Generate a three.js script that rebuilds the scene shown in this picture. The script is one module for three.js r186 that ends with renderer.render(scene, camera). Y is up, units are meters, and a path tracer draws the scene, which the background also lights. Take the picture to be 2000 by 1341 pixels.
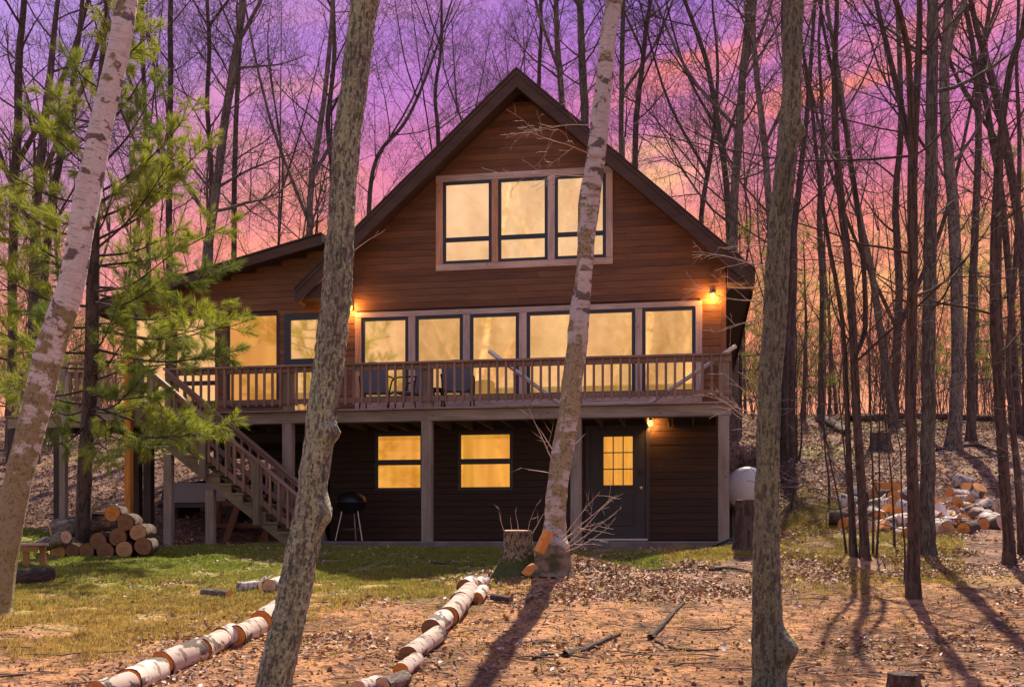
import * as THREE from 'three';
import { mergeGeometries } from 'three/addons/utils/BufferGeometryUtils.js';

// ---------------------------------------------------------------- camera, sky, sun, exposure
const scene = new THREE.Scene();
const F = 2100, CX = 1000, CY = 1048, EYE = 0.08;          // focal length and principal point of the shift lens, in photo pixels
const camera = new THREE.PerspectiveCamera(2 * Math.atan(670.5 / F) * 180 / Math.PI, 2000 / 1341, 0.1, 2000);
camera.position.set(0, EYE, 0);
camera.setViewOffset(2000, 1341, 0, -377.5, 2000, 1341);
camera.updateProjectionMatrix();

const lerp = (a, b, t) => a + (b - a) * t, clamp = (x, a = 0, b = 1) => Math.min(b, Math.max(a, x));
const sst = (a, b, x) => { const t = clamp((x - a) / (b - a)); return t * t * (3 - 2 * t); };
function rngOf(seed) { let a = seed >>> 0; return () => { a = (a + 0x6D2B79F5) | 0; let t = Math.imul(a ^ (a >>> 15), 1 | a); t = (t + Math.imul(t ^ (t >>> 7), 61 | t)) ^ t; return ((t ^ (t >>> 14)) >>> 0) / 4294967296; }; }
const rnd = rngOf(77), R = (a, b) => a + (b - a) * rnd();
function h3(x, y, z) { let h = Math.imul(x, 374761393) + Math.imul(y, 668265263) + Math.imul(z, 2147483647 ^ 0x5bd1e995) | 0; h = Math.imul(h ^ (h >>> 13), 1274126177); h ^= h >>> 16; return (h >>> 0) / 4294967296; }
function n3(x, y, z, px = 0, py = 0) {
  let X = Math.floor(x), Y = Math.floor(y); const Z = Math.floor(z); let u = x - X, v = y - Y, w = z - Z;
  u = u * u * (3 - 2 * u); v = v * v * (3 - 2 * v); w = w * w * (3 - 2 * w);
  let X1 = X + 1, Y1 = Y + 1;
  if (px) { X = ((X % px) + px) % px; X1 = ((X1 % px) + px) % px; }
  if (py) { Y = ((Y % py) + py) % py; Y1 = ((Y1 % py) + py) % py; }
  const a = lerp(lerp(h3(X, Y, Z), h3(X1, Y, Z), u), lerp(h3(X, Y1, Z), h3(X1, Y1, Z), u), v);
  if (w === 0) return a;
  return lerp(a, lerp(lerp(h3(X, Y, Z + 1), h3(X1, Y, Z + 1), u), lerp(h3(X, Y1, Z + 1), h3(X1, Y1, Z + 1), u), v), w);
}
function fbm(x, y, z, o = 4, px = 0, py = 0) { let s = 0, a = 0.5, n = 0; for (let i = 0; i < o; i++) { s += a * n3(x, y, z + i * 17, px, py); n += a; x *= 2; y *= 2; z *= 2; px *= 2; py *= 2; a *= 0.5; } return s / n; }
const s2l = (c) => c.map((v) => { v /= 255; return v <= 0.04045 ? v / 12.92 : Math.pow((v + 0.055) / 1.055, 2.4); });
const mix3 = (a, b, t) => [lerp(a[0], b[0], t), lerp(a[1], b[1], t), lerp(a[2], b[2], t)];

const EXPOSURE = 1.72;
const SUN_AZ = 14.7 * Math.PI / 180, SUN_EL = 52 * Math.PI / 180;
{
  const W = 1024, Hh = 512, data = new Float32Array(W * Hh * 4);
  const stops = [[-5, [250, 172, 132]], [7, [252, 168, 128]], [11, [252, 150, 116]], [15.5, [242, 140, 128]], [19, [214, 120, 166]], [23, [182, 116, 192]], [28, [150, 114, 202]], [42, [120, 124, 192]], [90, [100, 124, 170]]].map(([e, c]) => [e, s2l(c)]);
  const lilac = s2l([172, 150, 214]), far = [[-5, [186, 164, 166]], [10, [192, 170, 174]], [30, [146, 150, 184]], [90, [100, 124, 170]]].map(([e, c]) => [e, s2l(c)]), cloud = s2l([255, 142, 108]), gold = s2l([255, 196, 122]);
  const ramp = (st, el) => { let k = 0; while (k < st.length - 2 && el > st[k + 1][0]) k++; return mix3(st[k][1], st[k + 1][1], sst(st[k][0], st[k + 1][0], el)); };
  const STREAKS = [[9, 23, 0.22, 4.5, 0.75, 0.95, 0], [17.5, 22, 0.12, 6, 0.65, 1, 0], [24, 24.5, 0.16, 6, 0.8, 0.8, 0], [8.2, 18.8, 0.12, 3.2, 0.9, 0.8, 1], [16.5, 26.2, 0.1, 4, 0.7, 0.6, 0], [3, 16, 0.05, 7, 1.1, 0.5, 1], [-15, 14.5, 0.03, 8, 1.6, 0.55, 0], [19, 12.5, 0.05, 8, 1.5, 0.6, 1], [36, 21, 0.14, 8, 1, 0.8, 0], [48, 24, 0.1, 9, 1.1, 0.6, 0], [-38, 19, 0.06, 10, 1, 0.4, 0]];
  for (let j = 0; j < Hh; j++) for (let i = 0; i < W; i++) {
    const el = ((j + 0.5) / Hh - 0.5) * 180, phi = ((i + 0.5) / W - 0.5) * 2 * Math.PI;
    const az = Math.atan2(Math.cos(phi), -Math.sin(phi));             // 0 straight ahead, positive to the right
    const away = sst(0.1, 0.95, 0.5 - 0.5 * Math.cos(az - 0.2));       // the afterglow fades to a plain evening sky behind the viewer
    let c = mix3(ramp(stops, el), ramp(far, el), away);
    const left = sst(0.02, 0.14, 0.5 - 0.5 * Math.cos(az - 0.35)) * (1 - away);
    c = mix3(c, lilac, 0.6 * left * sst(8, 17, el) * (1 - sst(24, 45, el)));
    const X = Math.cos(phi) * 3.2, Y = Math.sin(phi) * 3.2, e2 = el - az * 57.3 * 0.13;
    const n = fbm(X, Y, e2 * 0.5 + 3.1, 4), m = sst(0.56, 0.72, n) * sst(7, 12, el) * (1 - sst(21, 29, el));
    c = mix3(c, cloud, 0.5 * m * (1 - 0.92 * left) * (1 - 0.8 * away));
    c = mix3(c, gold, 0.4 * sst(0.63, 0.76, n) * sst(8, 13, el) * (1 - sst(20, 28, el)) * (1 - left) * (1 - away));
    const ad = az * 57.3, wisp = fbm(ad * 0.16, el * 1.6 - ad * 0.2, 5, 4), fray = fbm(ad * 0.3, el * 2.2 - ad * 0.3, 11, 3);
    for (const [a0, e0, sl, len, th, k, cc] of STREAKS) { const q = ((el - e0 - sl * (ad - a0)) / (th * 1.25) + (wisp - 0.5) * 2.8), w = Math.exp(-q * q) * Math.exp(-(((ad - a0) / len) ** 2)) * clamp(0.5 + 1.4 * (fray - 0.25)) * k * 1.15; c = mix3(c, cc ? gold : cloud, clamp(w)); }
    const o = (j * W + i) * 4; for (let q = 0; q < 3; q++) data[o + q] = c[q] / EXPOSURE * 1.28; data[o + 3] = 1;
  }
  const sky = new THREE.DataTexture(data, W, Hh, THREE.RGBAFormat, THREE.FloatType);
  sky.mapping = THREE.EquirectangularReflectionMapping; sky.magFilter = sky.minFilter = THREE.LinearFilter; sky.wrapS = THREE.RepeatWrapping; sky.needsUpdate = true;
  scene.background = sky; scene.environment = sky;
}
const sun = new THREE.DirectionalLight(new THREE.Color().setRGB(1, 0.84, 0.6), 5);
sun.position.set(Math.sin(SUN_AZ) * Math.cos(SUN_EL), Math.sin(SUN_EL), -Math.cos(SUN_AZ) * Math.cos(SUN_EL)).multiplyScalar(90).add(new THREE.Vector3(0, 0, -20));
sun.target.position.set(0, 0, -20);
sun.shadow.mapSize.set(4096, 4096); sun.shadow.camera.left = sun.shadow.camera.bottom = -45; sun.shadow.camera.right = sun.shadow.camera.top = 45; sun.shadow.camera.far = 220;
scene.add(sun, sun.target);
const renderer = new THREE.WebGLRenderer({ antialias: true });
renderer.toneMapping = THREE.LinearToneMapping; renderer.toneMappingExposure = EXPOSURE;
renderer.shadowMap.enabled = true;

// ---------------------------------------------------------------- helpers
const V = (x, y, z) => new THREE.Vector3(x, y, z);
const at = (px, py, d) => V((px - CX) / F * d, EYE + (CY - py) / F * d, -d);   // the place seen at a photo pixel, d metres ahead
const used = {};
function numbered(n) { used[n] = (used[n] ?? -1) + 1; return used[n] ? n + '_' + String(used[n]).padStart(3, '0') : n; }
function tag(o, label, category, group, kind) { o.userData.label = label; o.userData.category = category; if (group) o.userData.group = group; if (kind) o.userData.kind = kind; return o; }
function thing(name, label, category, pos, turn = 0, group) {
  const o = new THREE.Group(); o.name = numbered(name); o.position.copy(pos); o.rotation.y = turn; scene.add(o); return tag(o, label, category, group);
}
function part(parent, name, geo, mat) { const m = new THREE.Mesh(geo, mat); m.name = name; parent.add(m); return m; }
function copyOf(o, name, label, pos, turn) { const c = o.clone(); c.name = numbered(name); c.userData = { ...o.userData, label }; scene.add(c); if (pos) c.position.copy(pos); if (turn !== undefined) c.rotation.y = turn; return c; }
function lone(name, geo, mat, label, category, group) { const m = new THREE.Mesh(geo, mat); m.name = numbered(name); scene.add(m); return tag(m, label, category, group); }
function setting(name, geo, mat) { const m = new THREE.Mesh(geo, mat); m.name = name; m.userData.kind = 'structure'; scene.add(m); return m; }

// the terrain: falls towards the viewer, a leafy bank behind the cabin, cut level for the cabin itself
const TH = 9.65 * Math.PI / 180, cT = Math.cos(TH), sT = Math.sin(TH), HO = V(3.89, 0, -19.46);
const toHouse = (x, z) => { const a = x - HO.x, b = z - HO.z; return [a * cT + b * sT, -a * sT + b * cT]; };
const HW = (x, y, z) => V(HO.x + x * cT - z * sT, y, HO.z + x * sT + z * cT);   // cabin coordinates (x along the front, z towards the viewer) to world
const prof = [[-40, -2.6], [-6, -1.95], [0, -1.55], [7, -0.975], [9, -0.865], [10.3, -0.735], [12, -0.55], [13, -0.44], [15, -0.27], [17, -0.13], [19, -0.1], [24, -0.08], [400, -0.08]];
function baseY(d) { let i = 0; while (i < prof.length - 2 && d > prof[i + 1][0]) i++; const [a, ya] = prof[i], [b, yb] = prof[i + 1]; return lerp(ya, yb, clamp((d - a) / (b - a))); }
const baseS = (d) => (baseY(d - 0.7) + baseY(d) * 2 + baseY(d + 0.7)) / 4;
const sp = (x, k) => Math.log(1 + Math.exp(clamp(x / k, -30, 30))) * k;
function ground(x, z) {
  const d = -z, right = sst(-2, 5, x), d0 = lerp(20.2, 16.6, right), sl = lerp(0.225, 0.2, right);
  let rise = sl * sp(Math.min(d, 90) - d0, 1.2) - (sl + 0.03) * sp(Math.min(d, 90) - 47, 4) ;
  rise = Math.max(rise, d > 60 ? 2 : rise);
  const [hx, hz] = toHouse(x, z);
  const dx = Math.max(-8.2 - hx, hx - 0.25, 0), dz = Math.max(-10 - hz, hz - 2, 0), out = Math.hypot(dx * 1.0, dz);
  rise *= sst(0, 1.6, out);
  const bump = (fbm(x * 0.55, z * 0.55, 3, 3) - 0.5) * 0.16 * sst(0.1, 1.2, out) + (fbm(x * 2.6, z * 2.6, 9, 4) - 0.5) * 0.085 * sst(0.1, 0.8, out);
  const mound = 0.22 * Math.exp(-(((x - 0.62) / 1.0) ** 2 + ((d - 13.1) / 0.8) ** 2)) + 0.16 * Math.exp(-(((x - 3.0) / 1.7) ** 2 + ((d - 14.6) / 0.9) ** 2)) + 0.25 * sst(-5.5, -8, x) * sst(13.5, 17, d) * (1 - sst(17, 24, d));
  return baseS(d) + rise + bump + mound;
}
function hit(px, py) { let d = 3; for (; d < 85; d += 0.04) { const p = at(px, py, d); if (p.y <= ground(p.x, -d)) return p; } return at(px, py, 60); }
const onGround = (x, z, dy = 0) => V(x, ground(x, z) + dy, z);

// geometry collectors
class Acc {
  constructor() { this.p = []; this.n = []; this.u = []; this.i = []; this.k = 0; }
  tube(pts, rad, sides, o = {}) {                         // a tapered round member along a poly-line
    const n = pts.length, us = o.us ?? 1, base = this.k; let T0 = V().subVectors(pts[1], pts[0]).normalize();
    let N = Math.abs(T0.y) < 0.9 ? V(0, 1, 0) : V(1, 0, 0); N.addScaledVector(T0, -N.dot(T0)).normalize(); let len = o.v0 ?? 0;
    const B = V();
    for (let a = 0; a < n; a++) {
      const T = V().subVectors(pts[Math.min(a + 1, n - 1)], pts[Math.max(a - 1, 0)]).normalize();
      N.addScaledVector(T, -N.dot(T)).normalize(); B.crossVectors(T, N);
      if (a) len += pts[a].distanceTo(pts[a - 1]);
      const tip = o.tip && a === n - 1;
      for (let s = 0; s <= sides; s++) {
        const th = s / sides * Math.PI * 2, c = Math.cos(th), q = Math.sin(th);
        const nx = N.x * c + B.x * q, ny = N.y * c + B.y * q, nz = N.z * c + B.z * q, r = tip ? 0.0003 : rad[a] + (o.disp ? o.disp(th % (Math.PI * 2), len, a / (n - 1), nx, nz) : 0);
        this.p.push(pts[a].x + nx * r, pts[a].y + ny * r, pts[a].z + nz * r); this.n.push(nx, ny, nz); this.u.push(s / sides * us, len * (o.vs ?? 1));
      }
      if (a) { const w = sides + 1; for (let s = 0; s < sides; s++) { const q = base + (a - 1) * w + s; this.i.push(q, q + 1, q + w, q + 1, q + w + 1, q + w); } }
    }
    this.k += n * (sides + 1);
    return this;
  }
  disc(c, axis, r, sides = 16, wob) {
    const a = axis.clone().normalize(), N = (Math.abs(a.y) < 0.9 ? V(0, 1, 0) : V(1, 0, 0)).cross(a).normalize(), B = V().crossVectors(a, N), b = this.k;
    this.p.push(c.x, c.y, c.z); this.n.push(a.x, a.y, a.z); this.u.push(0.5, 0.5);
    for (let s = 0; s <= sides; s++) { const t = s / sides * 2 * Math.PI, rr = r * (wob ? wob(t % (2 * Math.PI)) : 1), x = Math.cos(t), y = Math.sin(t); this.p.push(c.x + (N.x * x + B.x * y) * rr, c.y + (N.y * x + B.y * y) * rr, c.z + (N.z * x + B.z * y) * rr); this.n.push(a.x, a.y, a.z); this.u.push(0.5 + x * 0.5, 0.5 + y * 0.5); }
    for (let s = 0; s < sides; s++) this.i.push(b, b + 1 + s, b + 2 + s);
    this.k += sides + 2; return this;
  }
  tri(a, b, c, n) { for (const q of [a, b, c]) { this.p.push(q.x, q.y, q.z); this.n.push(n.x, n.y, n.z); this.u.push(0, 0); } this.i.push(this.k, this.k + 1, this.k + 2); this.k += 3; }
  geo(smooth) {
    const g = new THREE.BufferGeometry();
    g.setAttribute('position', new THREE.BufferAttribute(new Float32Array(this.p), 3)); g.setAttribute('normal', new THREE.BufferAttribute(new Float32Array(this.n), 3)); g.setAttribute('uv', new THREE.BufferAttribute(new Float32Array(this.u), 2)); const I = this.i, p = this.p, q = this.n;    // winding agrees with the normals
    for (let t = 0; t < I.length; t += 3) { const a = I[t] * 3, b = I[t + 1] * 3, c = I[t + 2] * 3, ux = p[b] - p[a], uy = p[b + 1] - p[a + 1], uz = p[b + 2] - p[a + 2], vx = p[c] - p[a], vy = p[c + 1] - p[a + 1], vz = p[c + 2] - p[a + 2]; if ((uy * vz - uz * vy) * (q[a] + q[b] + q[c]) + (uz * vx - ux * vz) * (q[a + 1] + q[b + 1] + q[c + 1]) + (ux * vy - uy * vx) * (q[a + 2] + q[b + 2] + q[c + 2]) < 0) { const k = I[t + 1]; I[t + 1] = I[t + 2]; I[t + 2] = k; } }
    g.setIndex(I);
    if (smooth) g.computeVertexNormals();
    return g;
  }
}
// a sawn timber from p to q: width w across, height h up, arrises eased; u runs along the grain in metres
function timber(p, q, w, h, ch = 0.004, upv) {
  const T = V().subVectors(q, p), L = T.length(); T.normalize();
  const up = upv ? upv.clone() : Math.abs(T.y) > 0.9 ? V(0, 0, 1) : V(0, 1, 0), S = V().crossVectors(T, up).normalize(); up.crossVectors(S, T).normalize();
  const a = w / 2, b = h / 2, pr = [[-a + ch, -b], [a - ch, -b], [a, -b + ch], [a, b - ch], [a - ch, b], [-a + ch, b], [-a, b - ch], [-a, -b + ch]];
  return prism(pr, p, T, S, up, L);
}
function prism(pr, p, T, S, up, L) {
  const P = [], N = [], U = [], I = [], n = pr.length, ou = R(0, 8), ov = R(0, 4); let k = 0, per = 0;
  const pos = (i, e) => { const c = pr[i % n]; return [p.x + S.x * c[0] + up.x * c[1] + T.x * e, p.y + S.y * c[0] + up.y * c[1] + T.y * e, p.z + S.z * c[0] + up.z * c[1] + T.z * e]; };
  for (let i = 0; i < n; i++) {
    const c = pr[i], d = pr[(i + 1) % n], l = Math.hypot(d[0] - c[0], d[1] - c[1]) || 1e-6, nx = (d[1] - c[1]) / l, ny = -(d[0] - c[0]) / l;
    const nn = [S.x * nx + up.x * ny, S.y * nx + up.y * ny, S.z * nx + up.z * ny];
    for (const [j, e] of [[i, 0], [i + 1, 0], [i + 1, L], [i, L]]) { P.push(...pos(j, e)); N.push(...nn); U.push(ou + e, ov + per + (j === i ? 0 : l)); }
    I.push(k, k + 2, k + 1, k, k + 3, k + 2); k += 4; per += l;
  }
  for (const [e, s] of [[0, -1], [L, 1]]) {
    const k0 = k; for (let i = 0; i < n; i++) { P.push(...pos(i, e)); N.push(T.x * s, T.y * s, T.z * s); U.push(ou + pr[i][0] * 0.3, ov + pr[i][1]); k++; }
    for (let i = 1; i < n - 1; i++) s < 0 ? I.push(k0, k0 + i, k0 + i + 1) : I.push(k0, k0 + i + 1, k0 + i);
  }
  const g = new THREE.BufferGeometry(); g.setAttribute('position', new THREE.Float32BufferAttribute(P, 3)); g.setAttribute('normal', new THREE.Float32BufferAttribute(N, 3)); g.setAttribute('uv', new THREE.Float32BufferAttribute(U, 2)); g.setIndex(I);
  // make the winding agree with the normals
  const va = (k) => V(P[k * 3], P[k * 3 + 1], P[k * 3 + 2]);
  for (let i = 0; i < I.length; i += 3) { const A = va(I[i]), nn = V().crossVectors(va(I[i + 1]).sub(A), va(I[i + 2]).sub(A)), q = I[i] * 3; if (nn.x * N[q] + nn.y * N[q + 1] + nn.z * N[q + 2] < 0) { const t = I[i + 1]; I[i + 1] = I[i + 2]; I[i + 2] = t; } }
  g.setIndex(I); return g;
}
// an axis-aligned box by its corners, as a timber along its longest side
function bx(x0, y0, z0, x1, y1, z1, ch = 0.004) {
  const l = [x1 - x0, y1 - y0, z1 - z0], c = [(x0 + x1) / 2, (y0 + y1) / 2, (z0 + z1) / 2]; ch = Math.min(ch, Math.min(...l) * 0.3);
  if (l[0] >= l[1] && l[0] >= l[2]) return timber(V(x0, c[1], c[2]), V(x1, c[1], c[2]), l[2], l[1], ch);
  if (l[1] >= l[2]) return timber(V(c[0], y0, c[2]), V(c[0], y1, c[2]), l[0], l[2], ch);
  return timber(V(c[0], c[1], z0), V(c[0], c[1], z1), l[0], l[1], ch);
}
const merge = (...g) => mergeGeometries(g.flat().map((q) => { q = q.index ? q.toNonIndexed() : q; for (const k of Object.keys(q.attributes)) if (!['position', 'normal', 'uv'].includes(k)) q.deleteAttribute(k); return q; }));
// polygon in the cabin's x-y plane, pushed from z0 to z1
function poly(pts, z0, z1) {
  const s = new THREE.Shape(pts.map((q) => new THREE.Vector2(q[0], q[1]))); const g = new THREE.ExtrudeGeometry(s, { depth: z1 - z0, bevelEnabled: false }); g.translate(0, 0, z0); return g;
}

// ---------------------------------------------------------------- procedural textures
function tex(w, h, fn, srgb = true) {
  const d = new Uint8Array(w * h * 4);
  for (let j = 0; j < h; j++) for (let i = 0; i < w; i++) { const c = fn(i / w, j / h), o = (j * w + i) * 4; for (let k = 0; k < 3; k++) d[o + k] = 255 * (srgb ? Math.pow(clamp(c[k]), 1 / 2.2) : clamp(c[k])); d[o + 3] = 255; }
  return finish(d, w, h, srgb);
}
function finish(d, w, h, srgb) { const t = new THREE.DataTexture(d, w, h, THREE.RGBAFormat); t.magFilter = THREE.LinearFilter; t.minFilter = THREE.LinearMipmapLinearFilter; t.generateMipmaps = true; t.wrapS = t.wrapT = THREE.RepeatWrapping; if (srgb) t.colorSpace = THREE.SRGBColorSpace; t.needsUpdate = true; return t; }
function texPair(w, h, fn) {   // colour (linear) and height together
  const d = new Uint8Array(w * h * 4), b = new Uint8Array(w * h * 4);
  for (let j = 0; j < h; j++) for (let i = 0; i < w; i++) { const [c, hh] = fn(i / w, j / h), o = (j * w + i) * 4; for (let k = 0; k < 3; k++) { d[o + k] = 255 * Math.pow(clamp(c[k]), 1 / 2.2); b[o + k] = 255 * clamp(hh); } d[o + 3] = b[o + 3] = 255; }
  return [finish(d, w, h, true), finish(b, w, h, false)];
}
const gray = (v) => [v, v, v];
// wood grain, 2 m along u by 0.5 m along v, with knots
const knots = Array.from({ length: 7 }, (_, i) => [R(0, 1), R(0, 1), R(0.006, 0.014)]);
const [grainMap, grainBump] = texPair(512, 512, (u, v) => {
  let dist = 0, kn = 0;
  for (const [a, b, r] of knots) { let du = (u - a), dv = (v - b); du -= Math.round(du); dv -= Math.round(dv); const q = Math.hypot(du * 2, dv * 0.5); kn = Math.max(kn, 1 - sst(r * 0.7, r * 1.3, q)); dist += Math.exp(-((q / (r * 3.5)) ** 2)) * (dv > 0 ? 1 : -1) * 0.05; }
  const a = fbm(u * 6, (v + dist) * 48, 1, 4, 6, 48), b = fbm(u * 10, (v + dist) * 160, 5, 2, 10, 160), c = fbm(u * 4, v * 4, 8, 3, 4, 4);
  const g = 0.42 + 0.5 * a + 0.24 * b + 0.5 * (c - 0.5);
  return [gray(clamp(g * (1 - 0.72 * kn) * 1.12)), clamp(0.3 + 0.5 * a + 0.3 * b)];
});
grainMap.repeat.set(0.5, 2); grainBump.repeat.set(0.5, 2);
const wood = (r, g, b, o = {}) => new THREE.MeshStandardMaterial({ color: new THREE.Color().setRGB(r, g, b), map: grainMap, bumpMap: grainBump, bumpScale: o.bump ?? 0.002, roughness: o.rough ?? 0.75, ...o.m });
const flat = (r, g, b, rough = 0.6, metal = 0, extra = {}) => new THREE.MeshStandardMaterial({ color: new THREE.Color().setRGB(r, g, b), roughness: rough, metalness: metal, ...extra });
const M = {};
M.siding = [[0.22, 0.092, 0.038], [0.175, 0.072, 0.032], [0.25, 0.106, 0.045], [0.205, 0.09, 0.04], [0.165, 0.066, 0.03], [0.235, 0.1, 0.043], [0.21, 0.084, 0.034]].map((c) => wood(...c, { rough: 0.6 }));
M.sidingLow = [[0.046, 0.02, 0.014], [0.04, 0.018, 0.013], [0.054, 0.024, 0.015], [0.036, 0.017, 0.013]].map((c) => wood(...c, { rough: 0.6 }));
M.core = flat(0.05, 0.02, 0.01, 0.9);
M.trim = [[0.7, 0.53, 0.48], [0.66, 0.52, 0.48], [0.73, 0.53, 0.46]].map((c) => wood(...c));
M.trimWarm = wood(0.72, 0.38, 0.24);
M.frame = flat(0.028, 0.04, 0.065, 0.4);
M.rake = wood(0.09, 0.05, 0.038); M.soffit = wood(0.075, 0.04, 0.03);
M.shingle = new THREE.MeshStandardMaterial({ color: new THREE.Color().setRGB(0.05, 0.035, 0.035), roughness: 0.95 });
M.deck = [[0.34, 0.255, 0.235], [0.31, 0.24, 0.225], [0.37, 0.275, 0.25], [0.29, 0.225, 0.21]].map((c) => wood(...c, { rough: 0.85, bump: 0.003 }));
M.beam = [[0.37, 0.31, 0.27], [0.34, 0.285, 0.255]].map((c) => wood(...c, { rough: 0.9, bump: 0.004 }));
M.rail = [[0.31, 0.2, 0.16], [0.28, 0.185, 0.155], [0.34, 0.215, 0.17]].map((c) => wood(...c, { rough: 0.7 }));
M.stair = [[0.25, 0.215, 0.155], [0.22, 0.19, 0.14]].map((c) => wood(...c, { rough: 0.9, bump: 0.004 }));
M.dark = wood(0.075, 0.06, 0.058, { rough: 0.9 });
M.honey = wood(0.72, 0.3, 0.05); M.honey2 = wood(0.5, 0.27, 0.1);
M.redwood = wood(0.24, 0.1, 0.055);
M.cut = null;
M.door = flat(0.045, 0.046, 0.058, 0.5);
M.white = flat(0.75, 0.74, 0.73, 0.5); M.alu = flat(0.72, 0.7, 0.7, 0.38, 0.6);
M.black = flat(0.012, 0.012, 0.014, 0.35); M.hose = flat(0.03, 0.03, 0.032, 0.5);
M.sling = flat(0.19, 0.21, 0.29, 0.85); M.metalDark = flat(0.02, 0.021, 0.026, 0.45, 0.3);
M.tank = flat(0.78, 0.77, 0.75, 0.3); M.hull = flat(0.34, 0.37, 0.45, 0.45);
M.concrete = (() => { const [m, b] = texPair(256, 256, (u, v) => { const n = fbm(u * 8, v * 8, 2, 5, 8, 8); return [gray(0.62 + 0.5 * (n - 0.5)), n]; }); return new THREE.MeshStandardMaterial({ color: new THREE.Color().setRGB(0.3, 0.27, 0.26), map: m, bumpMap: b, bumpScale: 0.004, roughness: 0.95 }); })();
// lit panes: warm rooms behind curtains; the glass itself mirrors the yard
function glow(seed, base, hi, fold, lum = 0.4, tint = [1, 0.66, 0.33]) {   // gold-coated glass over a lit room
  const t = tex(256, 256, (u, v) => {
    const w = fbm(u * 2.5, v * 1.2, seed, 3), f = Math.sin((u + 0.06 * fbm(u * 3, v * 2, seed + 4, 2)) * fold * 6.28) * 0.5 + 0.5, n = fbm(u * 46, v * 10, seed + 8, 3), blob = fbm(u * 7 + 2 * w, v * 5, seed + 13, 5), stem = sst(0.6, 0.7, fbm((u + 0.05 * v) * 9, v * 0.8, seed + 21, 2));
    const k = clamp(0.6 + 0.9 * (w - 0.5) + 0.2 * (f - 0.5) + 0.12 * (n - 0.5) + 0.5 * (blob - 0.5) + 0.08 * stem);
    return mix3(base, hi, k);
  });
  return new THREE.MeshPhysicalMaterial({ color: new THREE.Color().setRGB(...tint), metalness: 1, roughness: 0.04, emissive: 0xffffff, emissiveMap: t, emissiveIntensity: lum / EXPOSURE });
}
M.paneUp = [1, 2, 3].map((s) => glow(s * 31, s2l([222, 165, 88]), s2l([255, 222, 150]), 3, 0.46, [1, 0.72, 0.42]));
M.paneMid = [1, 2, 3, 4].map((s) => glow(s * 57, s2l([214, 150, 62]), s2l([255, 214, 122]), 5));
M.paneLow = [1, 2].map((s) => glow(s * 83, s2l([205, 128, 30]), s2l([244, 172, 66]), 8, 0.85, [0.36, 0.2, 0.06]));
M.paneWing = glow(411, s2l([190, 120, 40]), s2l([235, 165, 74]), 5, 0.7, [0.4, 0.24, 0.08]);
M.bulb = new THREE.MeshStandardMaterial({ color: 0x201008, emissive: new THREE.Color().setRGB(1, 0.48, 0.1), emissiveIntensity: 2.4 });
// bark, tileable: u once round, v one repeat per 2 m
function barkTile(seed, col, deep, lich, lk, ridge) {
  return texPair(256, 512, (u, v) => {
    const a = fbm(u * 14, v * 12, seed, 4, 14, 12), b = fbm(u * 26, v * 40, seed + 3, 3, 26, 40), c = fbm(u * 4, v * 6, seed + 7, 4, 4, 6);
    const fis = sst(0.56, 0.4, a * ridge + b * (1 - ridge)), l = sst(0.5, 0.62, c * 0.75 + b * 0.25) * lk;
    let k = mix3(col, deep, fis * 0.8); k = mix3(k, lich, l * (1 - 0.5 * fis)); const t = 0.75 + 0.5 * b; return [k.map((q) => q * t), clamp(0.7 - fis * 0.6 + 0.3 * b)];
  });
}
const barkMat = (pair, bump = 0.012, tint = [1, 1, 1]) => new THREE.MeshStandardMaterial({ color: new THREE.Color().setRGB(...tint), map: pair[0], bumpMap: pair[1], bumpScale: bump, roughness: 0.95 });
const bkDark = barkTile(11, [0.15, 0.105, 0.095], [0.05, 0.035, 0.03], [0.19, 0.15, 0.14], 0.5, 0.6), bkGrey = barkTile(23, [0.2, 0.165, 0.155], [0.07, 0.05, 0.045], [0.27, 0.26, 0.2], 0.7, 0.6), bkRed = barkTile(37, [0.17, 0.105, 0.085], [0.05, 0.03, 0.025], [0.2, 0.15, 0.13], 0.4, 0.7);
M.barkDark = barkMat(bkDark, 0.012, [0.8, 0.77, 0.78]); M.barkGrey = barkMat(bkGrey, 0.012, [0.9, 0.88, 0.88]); M.barkRed = barkMat(bkRed, 0.012, [0.55, 0.6, 0.63]); M.barkBlue = barkMat(bkGrey, 0.015, [0.62, 0.66, 0.68]);
M.twig = flat(0.07, 0.05, 0.047, 0.9); M.twigPale = flat(0.42, 0.3, 0.26, 0.8);
const birchTile = texPair(256, 512, (u, v) => {
  const n = fbm(u * 6, v * 10, 3, 4, 6, 10), len = fbm(u * 7, v * 70, 5, 3, 7, 70), patch = fbm(u * 4, v * 7, 15, 4, 4, 7);
  let c = mix3([0.76, 0.7, 0.68], [0.6, 0.5, 0.46], n); const dash = sst(0.6, 0.7, len), sc = sst(0.54, 0.61, patch) * sst(0.4, 0.48, n);
  c = mix3(c, [0.16, 0.12, 0.11], 0.75 * dash); c = mix3(c, [0.07, 0.055, 0.05], 0.85 * sc); return [c, 0.7 - 0.3 * dash - 0.3 * sc + 0.2 * n];
});
M.birch = barkMat(birchTile, 0.006); M.birchDirty = barkMat(birchTile, 0.012, [0.8, 0.74, 0.7]); M.birchGrey = barkMat(birchTile, 0.012, [0.6, 0.52, 0.48]);
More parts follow.
